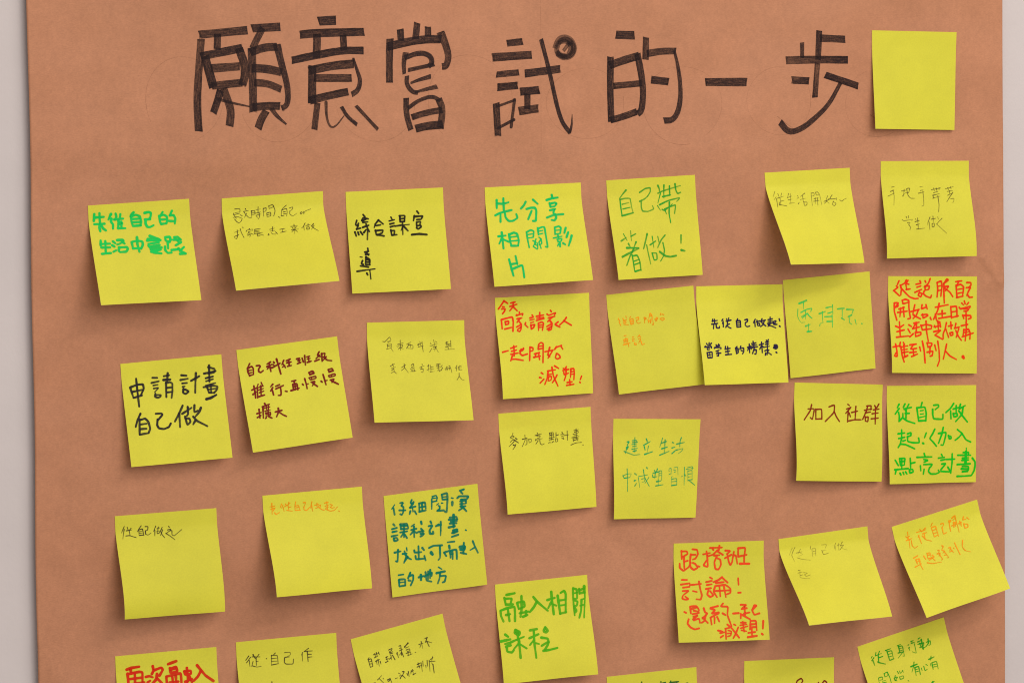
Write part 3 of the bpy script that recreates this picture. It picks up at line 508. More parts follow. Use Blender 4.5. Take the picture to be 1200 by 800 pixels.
'''10:144 205 138 221;10:112 245 137 226 159 240 116 254;10:167 253 188 267 156 269;10:138 264 107 291;14:147 269 194 302;10:149 286 88 333;10:165 313 153 337 126 365;14:136 319 158 329;10:239 271 291 262;10:271 231 271 278 231 343;10:290 266 284 325 265 328;10:308 276 309 310;10:308 276 336 274 333 303 309 310;10:406 219 414 232;10:381 243 451 231;10:399 248 436 247 429 268 401 270;10:386 281 380 294;10:386 286 456 278;10:408 296 381 328;10:427 293 428 327 445 341 474 330;10:540 229 541 271;10:540 229 582 225 578 270;10:543 250 580 248;10:564 226 557 298;10:531 279 587 274;10:529 296 581 291;10:521 329 532 317;10:545 327 546 318;10:564 324 560 315;10:578 321 574 312;10:610 229 605 284;10:607 259 636 252;10:599 292 597 322 620 319 623 290 599 292;10:675 230 683 243;10:659 254 697 248;10:667 272 691 265;10:670 289 692 303 685 281;10:695 265 747 260;10:732 221 729 314;10:807 222 858 217;10:831 206 827 317;10:810 239 848 229 856 242;10:794 259 851 250;10:802 273 845 271;10:777 292 858 285;10:791 302 793 332;10:795 302 847 297 840 326;10:799 319 841 314;10:762 364 820 346 881 346;10:893 373 900 378'''),
18: ((0.08140,-0.06096,0.00040),(0.15349,-0.06417,0.00040),(0.07821,-0.13625,0.00676),(0.14746,-0.13885,0.00266),0.15,0.35,
'''15:162 230 186 226 162 264;15:152 286 176 273 161 303;15:157 286 141 345;15:126 324 171 341 240 363 310 355;11:221 217 270 213 275 235;15:226 235 280 230;11:216 256 275 247;15:226 277 270 269;11:216 303 280 294;15:231 324 270 316;15:250 187 250 337;15:383 200 394 226;15:350 265 428 226;15:360 277 370 312;15:409 273 395 329;15:365 355 454 329;11:571 192 539 286;15:558 243 617 226;15:601 209 595 347;15:564 299 628 282;15:540 364 649 325;15:687 235 702 242;15:683 291 718 282;15:685 347 719 321;15:789 187 776 222;15:737 252 826 235;11:776 226 773 278;15:729 313 749 308;11:739 313 814 295 800 321 760 347;15:107 567 121 593;11:112 567 158 550 208 547 198 572;11:121 593 192 585;10:158 499 162 602 161 725;15:248 547 269 560;15:243 619 263 615;15:248 671 268 645;8:289 586 309 688;9:294 577 400 561;10:350 509 365 586 422 677;9:329 603 370 595 365 629 334 633;9:416 587 370 646;15:390 488 400 501;15:481 518 492 531;15:517 501 507 527;15:466 544 527 532;15:461 561 462 587 512 579;15:492 536 487 596;9:537 523 533 596;9:537 523 568 519 569 614;9:537 549 563 545;9:538 570 563 566;15:508 630 559 622;9:528 605 529 674;15:498 673 586 661;9:654 502 679 494 680 554;9:649 519 664 524;9:655 558 675 550;9:714 490 755 481 762 563;9:710 511 730 516;9:716 537 736 529;9:691 580 681 597;9:687 606 683 666;10:687 606 748 598 750 667;9:693 632 744 628;15:689 671 750 663;9:804 581 819 573;9:836 486 838 668;15:844 564 855 573;9:872 491 933 478 929 513;9:857 508 944 495;9:878 521 882 616;9:879 525 929 517 934 608;9:885 556 926 552;9:886 586 927 582;15:883 621 934 612;10:903 625 968 669'''),
19: ((0.23335,-0.03899,0.00040),(0.30943,-0.04339,0.00040),(0.22946,-0.11395,0.00966),(0.30553,-0.11858,0.00483),0.15,0.42,
'''17:195 222 178 283 105 377;17:154 266 227 261 198 375 175 354;17:241 265 237 370;17:241 269 309 264 305 369;17:237 368 305 364;17:392 240 456 217 449 296 343 390;17:449 287 472 340 505 387;17:607 210 626 223;17:591 259 641 240;17:636 245 581 303;17:611 276 598 390;17:620 298 634 337;17:649 293 718 278;17:699 230 687 362;17:613 381 677 367 756 366;17:821 224 875 218 870 262;17:797 268 880 253;17:836 219 816 281 775 361;17:806 294 865 284;17:805 334 805 369;17:805 343 840 333 834 386 805 378;17:914 218 929 239;17:963 199 939 239;17:900 262 963 252;17:884 302 953 292;17:874 355 953 345;17:924 244 918 407'''),
20: ((0.31315,-0.04453,0.00040),(0.39195,-0.04672,0.00040),(0.31130,-0.12060,0.00773),(0.38982,-0.12301,0.00290),0.15,0.25,
'''21:135 189 115 223;21:134 232 89 288;21:128 271 135 315 129 363;21:134 359 174 320 175 281;21:202 185 182 220;21:244 190 225 220;21:191 237 272 221;21:200 237 218 281;21:204 281 247 282;21:169 324 220 360 305 385;21:214 246 207 333;21:393 174 378 218;21:334 226 342 300 350 361;21:339 226 425 218 438 284 431 363;15:372 257 406 253;15:371 292 409 288;15:356 327 423 314;21:350 361 432 358;21:522 202 579 198 579 220 540 246;21:511 245 510 294 519 342 625 348 626 299;21:748 187 714 235 660 278;21:713 261 717 344;21:777 209 776 279;21:743 244 810 227;21:742 288 751 327 790 315 786 288 742 292;21:825 196 810 245;21:815 240 878 210;21:854 228 844 298 770 371;21:805 262 848 315 902 378;21:154 450 149 551;21:113 489 186 481;21:116 537 184 525;21:144 551 132 594 106 628;21:137 594 190 599 295 645;21:219 491 258 478 257 509 213 521;21:218 521 216 569 278 583 351 584 343 536;21:163 564 192 556;21:432 485 411 533;24:390 589 400 594;21:531 447 505 495 469 542 512 583 545 622;21:573 492 661 480 650 532 624 615 600 610;21:628 431 612 496 571 592;21:685 515 694 550 718 546 714 524 685 519;21:788 455 837 491 885 562 939 585;21:842 495 807 534 762 565;21:67 758 99 811;21:116 742 123 811;21:116 742 180 738 168 804;25:120 772 169 769;21:128 812 167 808;21:140 742 137 846;21:58 854 211 844;21:73 858 62 897;21:116 890 126 907;21:151 882 160 903;21:180 878 195 900;21:238 740 240 840;21:246 792 291 784;21:225 857 229 892 269 880 264 853 225 857;21:401 694 410 721;21:317 732 489 731;21:395 755 448 765 399 782;21:393 808 497 805 472 836;21:354 820 358 868;21:397 856 387 904;21:462 840 446 879 476 906 535 907 580 890 565 868;21:602 707 612 724;21:567 745 636 738;21:596 768 646 760;21:606 807 655 800 595 864;21:595 882 694 888;21:661 760 755 758;21:726 704 725 797 709 901;21:675 839 699 875;13:889 646 889 676;21:854 693 914 690 914 721;21:790 719 939 721;21:844 750 914 747;21:839 772 914 769;34:884 685 879 799;21:784 815 933 809;21:844 834 913 835 914 879 844 887;26:834 860 914 862;21:844 891 904 888;21:784 936 864 935 944 931;21:958 752 988 788 990 824 979 881 949 928'''),
21: ((-0.30647,-0.11523,0.00040),(-0.23105,-0.11314,0.00040),(-0.30469,-0.18749,0.01642),(-0.22876,-0.18711,0.01063),0.15,0.45,
'''11:87 105 58 164;11:86 133 64 222;11:116 115 123 136;11:153 126 135 145;11:106 147 156 143;11:134 153 138 195;11:97 196 134 195 194 220;11:253 110 231 137 213 164;11:227 145 225 202;11:226 149 265 139 271 206;11:233 166 259 163;11:232 182 261 180;11:229 202 263 201;11:291 121 320 123 314 156 288 162;11:292 162 289 195 313 205 344 187;11:395 125 370 176;11:384 165 378 218;11:406 151 432 145;11:420 135 413 168;11:404 175 405 200 427 193 425 173 404 175;11:457 142 443 166;11:443 166 464 163 433 219;11:438 174 450 212 472 243;11:520 139 532 148;11:509 171 539 165;11:538 174 493 203;11:489 203 532 235 570 271;11:538 182 551 179 546 220 566 234 647 178'''),
22: ((-0.19616,-0.10584,0.00040),(-0.11989,-0.10278,0.00040),(-0.19316,-0.17750,0.02222),(-0.11690,-0.17666,0.01159),0.15,0.3,
'''11:89 82 87 119;11:70 113 117 109;11:77 139 120 126;11:91 119 83 189;11:116 130 96 157;11:111 175 121 193 158 175;11:186 95 171 127;11:198 109 184 136;11:201 130 205 171;11:224 99 232 112;11:259 85 253 110;11:218 123 271 95;11:249 113 254 159;11:256 135 278 132;11:232 161 286 175;11:327 87 316 136 317 169;11:321 128 355 123 364 169;11:328 145 358 144;11:317 169 368 174;11:404 103 425 100 419 125 401 148;11:410 145 403 169 427 184 464 154;11:489 102 472 163;11:483 131 490 194;11:517 138 556 133;11:540 119 538 152;11:523 168 550 162;11:556 146 577 139 566 167;11:550 158 581 186 606 196;11:617 126 656 121;11:639 116 641 153;11:619 156 659 147;11:626 173 652 167;11:641 153 641 191;11:620 185 665 210 708 206 742 175;11:672 144 697 154 669 173;11:670 169 685 183 712 177;11:751 214 758 223'''),
23: ((-0.10309,-0.11051,0.00040),(-0.02910,-0.10496,0.00040),(-0.09799,-0.18557,0.00266),(-0.02359,-0.18023,0.00386),0.15,0.12,
'''13:109 99 74 137;23:93 131 100 195;23:168 90 200 89 179 116;23:179 116 200 136 191 185 176 209 159 198;23:153 160 216 167;23:291 75 275 103 302 114;23:308 98 272 145;23:267 148 326 143;16:294 156 295 190;23:268 182 257 210;23:313 188 328 219;19:365 118 362 198;23:365 118 429 113 432 177;23:396 118 394 193;19:370 157 429 155;23:362 198 430 194;18:503 88 494 189;18:510 68 551 60 563 87 552 107;16:513 85 554 86;18:510 119 556 116;23:611 59 615 110;23:615 60 671 49 669 117 648 241 631 231;16:617 85 663 87;23:620 111 665 112;16:552 154 571 143;16:603 143 617 144;18:570 164 585 191 547 212;23:551 213 619 217;18:583 170 574 207;17:711 105 729 111;32:717 148 714 177;23:808 45 850 37;23:820 63 833 77;23:775 113 794 98 894 110 879 130;23:809 134 864 136 861 174;18:799 150 863 153;18:797 175 856 178;23:799 200 853 203;26:819 135 811 210;23:829 213 781 236;23:829 217 857 254;23:78 289 90 304;23:60 334 110 327;23:62 363 107 360;23:49 404 112 399;23:69 427 71 453 112 449 101 423 69 423;23:149 298 154 341;23:149 298 221 299 230 342;23:161 316 219 319;23:153 345 225 350;23:189 303 177 428;23:141 377 214 374;23:171 394 146 420;23:188 404 207 440;17:296 316 263 333;23:260 367 314 361;23:290 337 284 441;23:281 382 246 411;23:298 392 315 403;30:370 300 373 321;23:329 396 374 393;23:363 367 388 395;23:354 416 390 421;23:351 441 384 428 374 393;23:469 308 476 326;23:446 352 488 348 451 394;23:450 403 452 428 488 433 486 411;23:523 361 551 348;23:576 325 568 409;17:568 409 561 459;23:541 355 578 355;30:718 275 706 392;23:675 295 748 296 750 321;23:664 315 754 322;23:684 334 748 338;23:669 354 741 358;26:656 390 720 385;26:698 425 744 418 732 442 695 454 702 425;26:686 449 742 439;23:678 486 747 473;17:829 437 837 442;23:64 566 128 561;23:102 545 86 661 70 651;23:147 589 188 590;16:193 535 195 565;23:168 566 180 622;17:180 622 152 678;23:174 596 197 633 231 654;23:198 624 158 666;23:319 534 311 664;23:271 570 273 592 345 596;23:358 556 374 579;23:279 626 280 660 374 663;23:372 638 381 681;23:429 565 476 549 566 556;23:543 562 535 675 515 694;34:447 615 458 632;20:627 534 700 535;30:641 570 642 595;23:581 630 632 620 714 613 708 709;23:581 630 600 666;23:644 630 643 688;23:668 624 664 704;18:646 655 673 654;34:752 596 803 594 793 627 754 622;23:797 560 781 664;23:755 652 812 672;23:893 555 910 612 935 674;18:905 620 857 639;20:83 791 136 790;23:83 838 81 896;23:87 834 150 838 144 896;17:93 864 142 866;23:85 901 144 900;23:209 782 181 833;23:202 811 238 807 233 857 201 907;23:184 855 206 862;23:293 839 348 833;30:317 821 315 867;23:369 798 370 882 422 897;23:420 783 412 862;28:356 838 436 806 428 839;23:397 793 389 868;17:508 765 541 790;28:484 821 570 815;23:521 817 510 875 487 923;23:521 855 580 858 560 915 537 920'''),
24: ((-0.01614,-0.18106,0.00040),(0.05843,-0.17791,0.00040),(-0.01275,-0.25502,0.00773),(0.06156,-0.25198,0.01256),0.15,0.25,
'''28:117 115 205 107;28:93 143 101 204;28:106 153 174 156 156 201;28:105 213 178 216;28:40 267 39 318 60 376;28:40 267 110 248 194 239 191 307 182 384;28:119 249 121 318 124 378;28:94 315 140 311;28:225 208 237 269;28:230 204 299 198 303 250 237 269;28:277 144 269 264 246 347;28:241 312 334 304;28:273 350 321 337;28:312 298 302 344;28:404 165 445 221 544 316;28:436 216 398 268 351 310;28:552 210 633 196;28:601 133 602 219 604 357;28:591 235 552 291;22:598 253 642 275;28:667 178 671 269 673 359;28:702 152 741 134 757 166 734 352;22:680 227 746 225;22:679 278 744 276;28:673 359 739 349;24:839 118 830 259 826 391;24:848 123 880 135 875 229 839 225;20:845 170 882 169;24:846 243 877 255 862 296 833 302;30:836 319 851 347 835 362;24:904 133 905 180;34:961 113 961 177;18:963 177 959 228 923 423;30:908 146 955 134;30:910 176 957 172;20:916 241 949 236;26:919 250 901 352 873 418;20:899 300 937 295;28:63 509 92 533;28:10 572 111 561;28:52 602 108 595;28:58 629 109 621;28:65 646 66 681 114 694 135 671;34:176 473 164 502 206 528 219 499 183 478;28:193 488 196 617;28:113 591 174 572;22:174 572 258 550;28:202 566 198 754;22:197 608 136 662;22:205 618 272 667;28:329 493 403 487;28:315 569 415 540;28:369 505 360 616 364 771;22:353 598 312 637;20:377 626 412 638;32:496 479 473 516 498 531 519 516 500 484;28:442 577 509 592 517 632;28:436 658 514 623 501 656 463 703;28:448 710 512 708 600 696'''),
25: ((0.13012,-0.15811,0.00040),(0.20593,-0.15984,0.00040),(0.12864,-0.23247,0.01159),(0.20455,-0.23489,0.01256),0.15,0.12,
'''22:85 76 90 159;22:85 81 146 82 156 109 100 137;22:114 142 114 254;22:122 185 156 178;22:65 205 63 248 103 280 162 243 188 200;22:207 63 259 69 269 116 241 159 212 167;22:189 118 241 120;22:189 114 179 191 181 243 216 274 265 250 234 210 211 201;22:266 237 284 242;22:326 118 401 107;22:363 89 373 163 374 249 323 230 363 180;22:373 141 430 126;22:401 56 533 55;22:425 56 439 78;22:505 37 501 80;22:486 80 439 122;22:477 88 544 129;22:449 135 506 132;22:477 144 447 200 453 269 490 278 521 228 515 176 468 157;22:572 87 629 93 591 122;22:567 164 639 132;22:596 126 608 204 625 239 646 205 667 103;22:667 137 691 142 702 224;22:714 65 715 152;22:714 69 795 63 786 141;22:720 152 810 137;22:782 149 779 218;26:731 225 835 228;22:79 369 135 371;22:66 416 161 406;22:87 447 158 441;22:80 482 150 479 86 521;22:76 533 69 559 101 569 139 565 104 538;22:164 424 287 415;22:265 392 273 470 287 531 270 574 223 568;22:192 485 234 495;22:390 353 413 367;22:344 399 407 388;22:347 429 404 422;22:335 468 392 461;22:362 482 344 524 375 551 414 535 380 491;22:523 353 483 382 424 401;22:522 357 580 410;26:452 411 538 405;22:440 441 417 500 450 553;22:450 441 555 431 608 472 604 515 556 530;22:427 492 597 489;22:487 442 488 546;22:535 439 549 556;22:701 371 701 436;22:690 517 718 516;22:82 693 100 702;22:123 767 106 810 136 850 181 872 228 861;22:147 643 151 708;22:157 639 218 637 243 676 231 702;26:164 665 217 650;22:186 683 223 689;22:169 717 240 706;22:176 743 229 728 170 769;22:178 778 236 762 242 805;22:295 661 306 704 333 713 273 763;22:313 730 290 790 260 806;22:274 755 326 808;22:452 644 356 662 421 682 371 719 456 709;22:455 717 358 757;22:362 766 367 826;22:405 759 400 815;22:434 751 453 799;22:511 620 480 649 565 652 548 737 586 850;22:498 718 529 737;26:615 724 677 722;22:707 639 774 641 723 674;22:713 682 771 675;22:749 648 746 743;22:737 730 800 719;22:700 729 696 776;22:717 742 799 788;22:831 694 886 653 858 647 830 703 850 746 908 731;22:432 889 479 899;22:454 915 497 908;22:456 958 485 942;22:518 874 515 977;22:513 874 575 863;18:545 892 582 902 569 944 536 952;18:538 922 576 920;22:540 832 584 867 662 968;22:660 865 627 929 596 971;22:615 834 633 843;22:692 819 749 821;22:716 811 723 910;18:685 845 757 838;18:688 875 769 856;18:695 896 751 907;22:802 805 790 891;22:807 805 864 803 865 902;22:804 840 861 837;22:801 870 863 867;22:769 924 845 918;22:810 883 809 960;26:761 967 861 957;22:944 809 933 886;26:919 938 928 946'''),
26: ((0.21852,-0.15938,0.00040),(0.29531,-0.15341,0.00040),(0.22356,-0.22127,0.04251),(0.30053,-0.22048,0.03092),0.15,0.16,
'''9:145 108 94 178;9:173 107 117 181 126 251;9:231 133 190 178;9:174 166 243 162;9:212 167 243 190 190 206;9:167 218 215 244 300 265;9:349 118 338 148;9:356 151 341 229;9:362 147 400 148 375 229;9:364 175 393 174;9:355 202 384 202;9:469 121 530 125 502 162;9:459 179 463 228 524 217;9:467 185 507 181;9:627 125 597 185;9:619 160 611 206;9:640 154 671 145;9:659 134 641 201;9:704 122 677 159;9:673 159 717 156 655 203;9:680 169 696 195 739 215;9:128 362 157 361;9:112 391 162 388;9:142 375 116 443;9:128 424 160 418;9:123 449 161 465 216 473;9:178 395 218 406 178 421;9:178 421 184 443 243 431'''),
27: ((0.31657,-0.15497,0.00040),(0.39229,-0.13721,0.00040),(0.33320,-0.22428,0.02608),(0.40880,-0.20598,0.02319),0.15,0.12,
'''13:159 102 152 164;13:129 143 139 156 172 147;18:143 161 153 187;13:120 182 186 179;9:148 200 130 269;13:173 198 162 251 179 284 218 273;13:255 135 305 136;13:268 171 268 260;13:258 187 273 173;13:300 116 313 143;13:364 117 330 135;13:314 139 365 136;13:315 167 364 168;13:336 164 323 225;13:307 188 328 236 381 267;13:450 92 429 118;13:430 137 429 234;13:435 134 481 134 475 244;13:440 168 476 165;13:433 198 472 201;13:429 234 471 229;13:542 129 567 127 573 143 551 164;13:545 167 537 216 533 238 575 232;13:639 121 621 232;20:635 129 663 125 645 139;16:678 105 717 89 716 116 682 129;13:717 112 716 195 707 268;13:678 161 708 160;13:655 182 711 180;18:685 153 673 201;13:704 159 693 203;13:735 183 767 178;13:754 160 743 204;13:764 173 753 216;13:808 130 788 161 829 160;13:843 150 860 174;13:790 199 781 249 822 247 829 216 788 203;13:124 376 179 365;18:143 401 140 443;13:150 398 184 399 178 436;13:143 424 179 422;13:103 469 184 457;13:176 406 168 471 175 521;13:239 388 246 429;13:285 374 272 427;13:285 374 320 376 309 411;13:287 394 311 397;17:276 429 320 433;13:278 448 312 440;13:331 408 345 432 307 439;13:317 427 337 472;13:249 468 298 493 398 506;13:408 380 428 381 408 404;17:389 412 424 414 398 439;13:409 423 422 485 407 485;17:472 348 482 360 458 381;13:454 390 480 412 450 422;13:472 419 485 457 492 488 474 482;13:459 449 476 454;13:534 391 556 388 547 409 530 414;13:549 415 563 453;13:527 432 557 432;13:583 407 588 418;13:614 359 617 432 622 491;13:709 360 677 422 690 475;10:681 448 699 477 744 502'''),
28: ((-0.30806,-0.21585,0.00040),(-0.23280,-0.21393,0.00040),(-0.30618,-0.28972,0.01200),(-0.23091,-0.28809,0.01000),0.15,0.12,
'''30:107 137 153 125 229 120;30:144 141 150 182;30:113 179 114 269 108 334;30:125 180 226 169 259 176 254 249 247 330;30:134 230 239 227;30:92 283 268 275;30:183 185 178 299;30:289 224 323 219 356 234;30:363 128 369 170 350 201;30:369 170 446 148 462 170 424 224;30:400 206 392 254 351 291;30:397 246 443 300;30:302 278 328 264;30:515 122 596 100;30:530 160 535 210 603 200 594 150 530 168;30:537 177 597 170;30:490 247 490 345;30:490 239 567 229 636 219 633 350;30:549 244 550 334;30:583 239 584 337;30:519 299 604 298;30:671 206 677 239 736 237 735 204 671 206;30:698 176 701 299 668 345;30:671 305 741 286;30:717 260 738 319;30:801 160 832 204 878 266 950 323;30:836 213 802 267 756 304'''),
29: ((-0.21796,-0.21146,0.00040),(-0.14133,-0.20942,0.00040),(-0.21601,-0.28497,0.01400),(-0.13936,-0.28358,0.01000),0.15,0.12,
'''11:120 145 88 183;11:136 159 94 208;11:121 186 124 248;14:163 136 182 175;11:222 137 195 168;11:153 156 229 163;11:191 168 188 242;11:192 205 213 203;11:158 202 142 246;11:150 243 191 259 234 255;11:291 185 296 189;11:383 140 361 159;11:344 157 336 256;11:343 161 403 163 404 246;11:345 191 392 191;11:343 219 394 220;11:340 252 404 246;11:476 145 532 146 534 171 486 191;11:477 191 520 190;11:473 194 465 239 480 257 552 264 560 215;11:654 161 644 185;11:649 177 648 244;11:716 125 668 154;11:676 151 753 154;11:702 153 703 253;11:708 183 742 186;11:706 212 745 211;11:324 413 324 454'''),
30: ((-0.13019,-0.21486,0.00040),(-0.05815,-0.20030,0.00040),(-0.11571,-0.28654,0.01600),(-0.04359,-0.27238,0.01400),0.15,0.12,
'''11:144 225 127 237;11:130 242 131 316;11:130 242 164 238 159 315;11:133 265 161 264;11:131 286 158 289;11:131 318 159 315;11:195 208 255 210;11:212 199 211 234;11:231 196 231 230;11:254 197 256 224;11:200 239 239 232;11:198 278 247 269;11:210 268 207 310;11:230 264 224 332;11:246 290 247 317;11:312 269 337 262;11:323 263 319 310;11:312 286 340 285;11:299 313 329 308;11:363 204 403 197 392 216 363 222;11:365 231 398 231;11:366 244 399 244;11:371 258 367 305;11:388 263 401 314;11:364 283 342 294;11:443 251 430 265;11:441 259 442 303;11:478 195 497 192 495 217 476 217;11:469 241 509 234;11:494 221 481 296 482 261;11:486 263 458 281;11:491 264 496 309;11:578 187 530 222;11:533 214 585 193;11:542 230 576 226;11:541 251 579 248 578 269 546 265;11:554 272 548 305;11:531 283 580 279 576 308;11:543 308 591 303;11:626 295 634 301;11:686 233 729 231;11:716 210 715 279;11:701 245 686 267;11:763 192 793 187;11:787 190 757 230;11:774 221 785 280;11:781 227 822 251;11:115 477 139 474;11:188 449 222 505;11:168 456 219 426;11:228 455 230 464;11:266 482 296 477 285 496 266 500 277 477;11:297 473 302 518;11:352 492 376 490;11:398 448 413 461;11:402 479 415 470;11:440 446 463 448 423 489;11:399 505 428 473 452 515;11:483 475 485 497;11:502 458 496 509;11:535 458 521 489;11:526 473 556 464;11:550 454 547 496;11:540 503 575 495;11:613 418 652 411;11:626 404 629 457;11:605 442 654 437;11:657 412 645 496;11:679 400 668 450;11:697 449 694 474;11:725 404 712 461;11:746 410 723 517;11:762 405 793 396;11:751 424 805 434;11:791 386 772 416;11:765 441 771 468;11:773 460 761 544'''),
31: ((0.07363,-0.25645,0.00040),(0.14810,-0.25392,0.00040),(0.07615,-0.33059,0.01000),(0.15061,-0.32806,0.01000),0.15,0.12,
'''14:384 91 382 131;14:597 109 600 153;14:616 124 649 121;18:697 129 793 129;14:707 115 704 163;14:774 127 776 171;14:878 155 897 152'''),
32: ((0.18867,-0.25199,0.00040),(0.26567,-0.25406,0.00040),(0.18668,-0.32585,0.01200),(0.26367,-0.32865,0.00600),0.15,0.12,
'''17:569 279 585 227 633 203 652 230 622 268;17:824 255 832 290;17:862 274 891 236 920 259 914 294'''),
33: ((0.28597,-0.24721,0.00040),(0.36214,-0.22870,0.00040),(0.30324,-0.31828,0.01600),(0.37950,-0.30016,0.01400),0.15,0.12,
'''14:133 148 119 162;14:147 167 116 189;18:129 193 132 245;14:183 122 173 147;14:223 121 208 144;10:166 154 240 150;14:202 147 184 234;14:201 184 245 184;14:174 221 193 237 247 268;14:289 134 348 134;14:308 135 301 147;14:304 152 304 245;14:308 154 357 156 348 246;10:310 182 348 185;10:310 210 344 212;14:308 247 353 245;14:429 128 464 125;14:440 141 436 204;14:440 141 484 145 472 258 456 248;10:443 165 477 167;10:441 188 475 189;14:417 203 479 209;10:468 210 400 253;14:544 160 555 155;14:551 186 539 191;14:545 189 546 217;14:586 132 611 131;14:586 151 620 152;9:616 165 607 269 568 238;14:670 131 692 124;14:658 160 703 156;10:650 185 720 185;14:672 178 675 217;18:684 187 718 189 704 217 679 218;20:701 146 693 251;14:686 243 729 234;14:663 222 700 230;14:747 193 793 189 785 229 764 232;14:775 165 767 209 734 231;10:128 383 120 418 123 437;11:133 380 172 383 167 410 133 408;11:201 356 243 351 234 390 198 392;11:201 356 198 392;9:241 355 247 422 242 476;9:157 425 195 428;9:151 442 198 448;10:287 435 322 433;14:309 414 285 453 308 470;10:325 438 291 464;10:346 380 352 405;10:370 383 369 411 407 390;10:402 389 405 409;11:349 441 348 469 388 468 393 442 349 441;11:425 504 431 515;20:504 380 576 376;14:552 345 532 385;10:532 385 494 438;14:541 402 526 486;14:541 402 586 402 575 488;10:543 426 577 427;10:540 448 574 450;10:607 428 607 456;10:639 420 636 470 665 461;10:668 410 683 425;16:717 370 779 363;10:751 344 732 385;11:736 414 727 481;11:736 414 791 413 782 495;10:738 438 781 443;10:735 460 778 465;9:720 418 715 445;14:666 606 692 605;14:678 601 668 644'''),
}

LABELS = {   # pen, label
    1: ('green_m', 'yellow sticky note with two lines of thick bright green marker, leftmost of the top row'),
    2: ('pencil', 'yellow sticky note of fine pencil cursive between the thick green and the black ink notes'),
    3: ('black_m', 'yellow sticky note with one black marker line and a single black character below it'),
    4: ('teal_m', 'yellow sticky note with three lines of emerald green marker, above the thin red pen note'),
    5: ('green_p', 'yellow sticky note with five large thin dark green characters and an exclamation mark'),
    6: ('pencil_f', 'yellow sticky note curling strongly outward with one faint pencil line, above the pale green writing'),
    7: ('pencil_f', 'yellow sticky note with two lines of faint pencil, directly under the blank note'),
    8: ('', 'yellow sticky blank note without writing at the end of the heading'),
    9: ('black_s', 'yellow sticky note with two large soft black marker lines, left of the maroon writing'),
    10: ('maroon', 'yellow sticky tilted note with three lines of small maroon writing'),
    11: ('pencil_f', 'yellow sticky note with two tiny pale pencil lines and one character hanging below'),
    12: ('red_p', 'yellow sticky note with four lines of thin red pen and wide empty gaps'),
    13: ('orange_p', 'yellow sticky note with two short lines of tiny orange writing, touching the navy ink note'),
    14: ('navy', 'yellow sticky note with two lines of small neat navy writing, between two touching notes'),
    15: ('green_dry', 'yellow sticky note with three large dry pale green characters, right of the navy ink note'),
    16: ('red_p', 'yellow sticky note packed edge to edge with red pen, above the vivid green bracketed writing'),
    17: ('pencil_d', 'yellow sticky note with one small dark pencil line under the thin red pen note'),
    18: ('teal_p', 'yellow sticky note with two lines of thin teal green writing, the lower line paler'),
    19: ('rust', 'yellow sticky note with one line of four rust red characters'),
    20: ('green_b', 'yellow sticky note with three lines of vivid green marker and angle brackets'),
    21: ('pencil_d', 'yellow sticky note with one short pencil scrawl at upper left, bottom edge curling back'),
    22: ('orange_p', 'yellow sticky note with one line of thin orange writing along its top'),
    23: ('teal_d', 'yellow sticky tilted note with four lines of heavy dark teal marker'),
    24: ('green_l', 'yellow sticky note with two lines of thick see-through grass green marker'),
    25: ('red_b', 'yellow sticky note filled with four lines of bold orange red marker'),
    26: ('pencil_v', 'yellow sticky twisted note lifting far off the paper with barely visible pencil'),
    27: ('orange_p', 'yellow sticky steeply tilted note with two orange lines, overhanging the right paper edge'),
    28: ('red_d', 'yellow sticky note with thick dark red marker, cut off at the bottom left'),
    29: ('pencil_d', 'yellow sticky note with one clear neat pencil line, cut off by the bottom edge'),
    30: ('pencil_d', 'yellow sticky tilted note with two slanting pencil lines, cut off by the bottom edge'),
    31: ('green_d', 'yellow sticky note showing only its upper strip with the tops of dark green characters'),
    32: ('maroon', 'yellow sticky note at the bottom showing only the tops of two maroon characters'),
    33: ('green_p2', 'yellow sticky steeply tilted note with small green handwriting at the bottom right'),
}

def profile(t, v0, c):
    t = max(0.0, (t - v0) / (1 - v0))
    return (t ** 1.25 - c * t ** 4) / (1 - c)

class NoteSurface:
    def __init__(self, TL, TR, BL, BR, v0, c):
        self.sides = []
        for T, Bt in ((TL, BL), (TR, BR)):
            T, Bt = Vector(T), Vector(Bt)
            run = (Bt - T).xy.length
            ts = [i / 40 for i in range(41)]
            hs = [T.z + (Bt.z - T.z) * profile(t, v0, c) for t in ts]
            a = [0.0]
            for i in range(40):
                a.append(a[-1] + math.hypot(run / 40, hs[i + 1] - hs[i]))
            self.sides.append((T, Bt, ts, hs, [x / a[-1] for x in a]))
        self.ph = random.uniform(0, 6.3)
    def side(self, k, v):
        T, Bt, ts, hs, a = self.sides[k]
        i = 0
        while i < 39 and a[i + 1] < v: i += 1
        f = (v - a[i]) / (a[i + 1] - a[i])
        t = ts[i] + (ts[i + 1] - ts[i]) * f
        h = hs[i] + (hs[i + 1] - hs[i]) * f
        q = T + (Bt - T) * t
        return q.x, q.y, h
    def raw(self, u, v):
        l, r = self.side(0, v), self.side(1, v)
        h = l[2] + (r[2] - l[2]) * u + 0.0010 * v * v * math.sin(self.ph + u * 4.2) * u * (1 - u) * 4
        return Vector((l[0] + (r[0] - l[0]) * u, -h, Z0 + l[1] + (r[1] - l[1]) * u))
    def point(self, u, v, lift):
        p = self.raw(u, v)
        if lift:
            e = 0.01
            du = self.raw(u + e, v) - self.raw(u - e, v)
            v1, v2 = min(1, v + e), max(0, v - e)
            dv = self.raw(u, v1) - self.raw(u, v2)
            n = dv.cross(du).normalized()
            if n.y > 0: n = -n
            p = p + n * lift
        return p

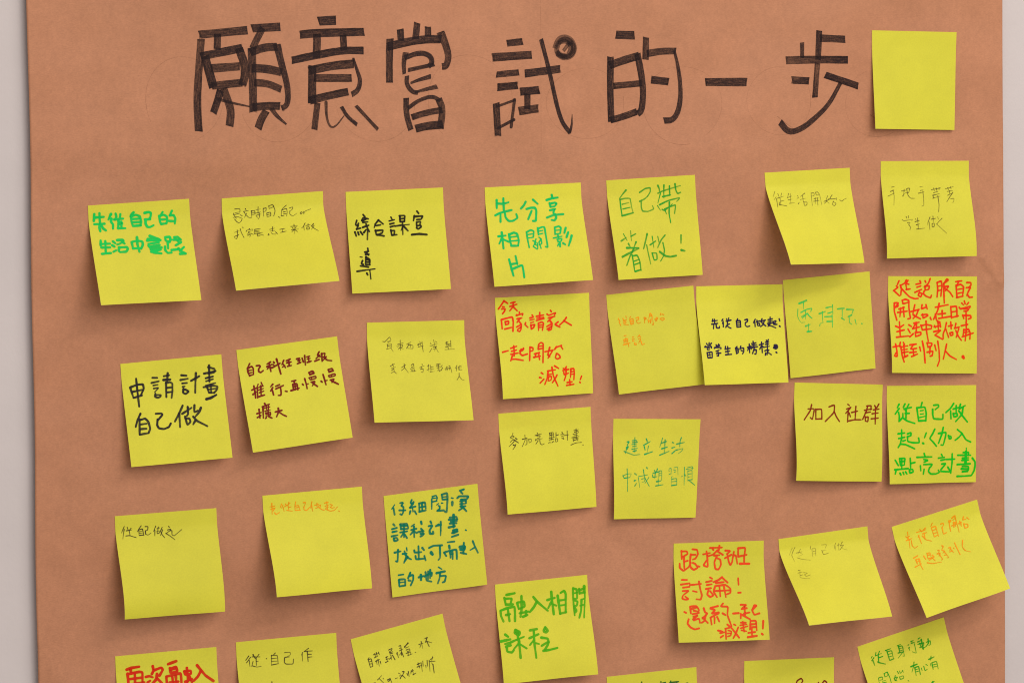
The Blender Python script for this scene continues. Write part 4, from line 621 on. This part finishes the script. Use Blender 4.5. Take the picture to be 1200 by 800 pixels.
# written lines per note (two where not listed)
LINES = {4: 3, 6: 1, 10: 3, 11: 2, 12: 4, 16: 4, 17: 1, 19: 1, 20: 3, 21: 1, 22: 1, 23: 4, 25: 4, 15: 1, 28: 1, 29: 1, 31: 1, 32: 1, 33: 3}
for key, (TL, TR, BL, BR, v0, c, strokes) in NOTES.items():
    style, label = LABELS[key]
    S = NoteSurface(TL, TR, BL, BR, v0, c)
    nu, nv = 16, 44
    org = S.raw(0.5, 0)
    note = bpy.data.objects.new('sticky_note', None)
    C.objects.link(note)
    note.location = org
    note.empty_display_size = 0.01
    tag(note, label, 'sticky note', 'yellow sticky notes on the kraft paper poster')
    vs = [S.raw(i / nu, j / nv) - org for j in range(nv + 1) for i in range(nu + 1)]
    fs = [(j * (nu + 1) + i, (j + 1) * (nu + 1) + i, (j + 1) * (nu + 1) + i + 1, j * (nu + 1) + i + 1) for j in range(nv) for i in range(nu)]
    paper = mesh_obj('note_paper', vs, fs, NOTE, note)
    paper.data.materials.append(NOTE_EDGE)
    so = paper.modifiers.new('thickness', 'SOLIDIFY')
    so.thickness = 0.0003
    so.offset = -1
    so.material_offset_rim = 1
    es = paper.modifiers.new('crisp_edges', 'EDGE_SPLIT')
    es.split_angle = math.radians(40)
    if not strokes: continue
    W = 0.076
    put = lambda x, y, lift: S.point(x / W, min(max(y / W, 0), 1), lift) - org
    pen_thin = style.startswith('pencil') or style in ('orange_p', 'green_dry', 'teal_p', 'green_p', 'green_p2')
    all_strokes = list(parse(strokes))
    mids = [sum(p.y for p in pts) / len(pts) for w, pts in all_strokes]
    n_lines = LINES.get(key, 2)
    cen = [min(mids) + (max(mids) - min(mids)) * (i + 0.5) / n_lines for i in range(n_lines)]
    for _ in range(12):                        # which written line each stroke belongs to
        own = [min(range(n_lines), key=lambda q: abs(m - cen[q])) for m in mids]
        cen = [sum(m for m, o in zip(mids, own) if o == q) / max(1, own.count(q)) for q in range(n_lines)]
    lines = [Ribbons() for _ in range(n_lines)]
    for (w, pts), ln in zip(all_strokes, own):
        rb = lines[ln]
        w *= 0.0000594 * (1.12 if style.startswith('pencil') else 1.18)
        pts = [p * (W / 1000) for p in pts]
        if len(pts) > 2: pts = chaikin(pts, 2, 0.11)
        pts = resample(pts, 0.0007)
        if pen_thin:
            b = random.uniform(0.72, 1.12)
            pr = (b + random.uniform(0, .2), b - random.uniform(0, .3))
            tp = (random.uniform(.9, 1.2), random.uniform(.6, .95))
        else:
            b = random.uniform(0.92, 1.06)
            pr = (b + random.uniform(-.05, .1), b - random.uniform(0, .12))
            tp = (random.uniform(.95, 1.12), random.uniform(.8, 1.0))
        rb.stroke(pts, w, put, True, tp, pr, 0.07)
    for q, rb in enumerate(lines):
        if rb.v: rb.build('handwriting_line', INK[style], note)
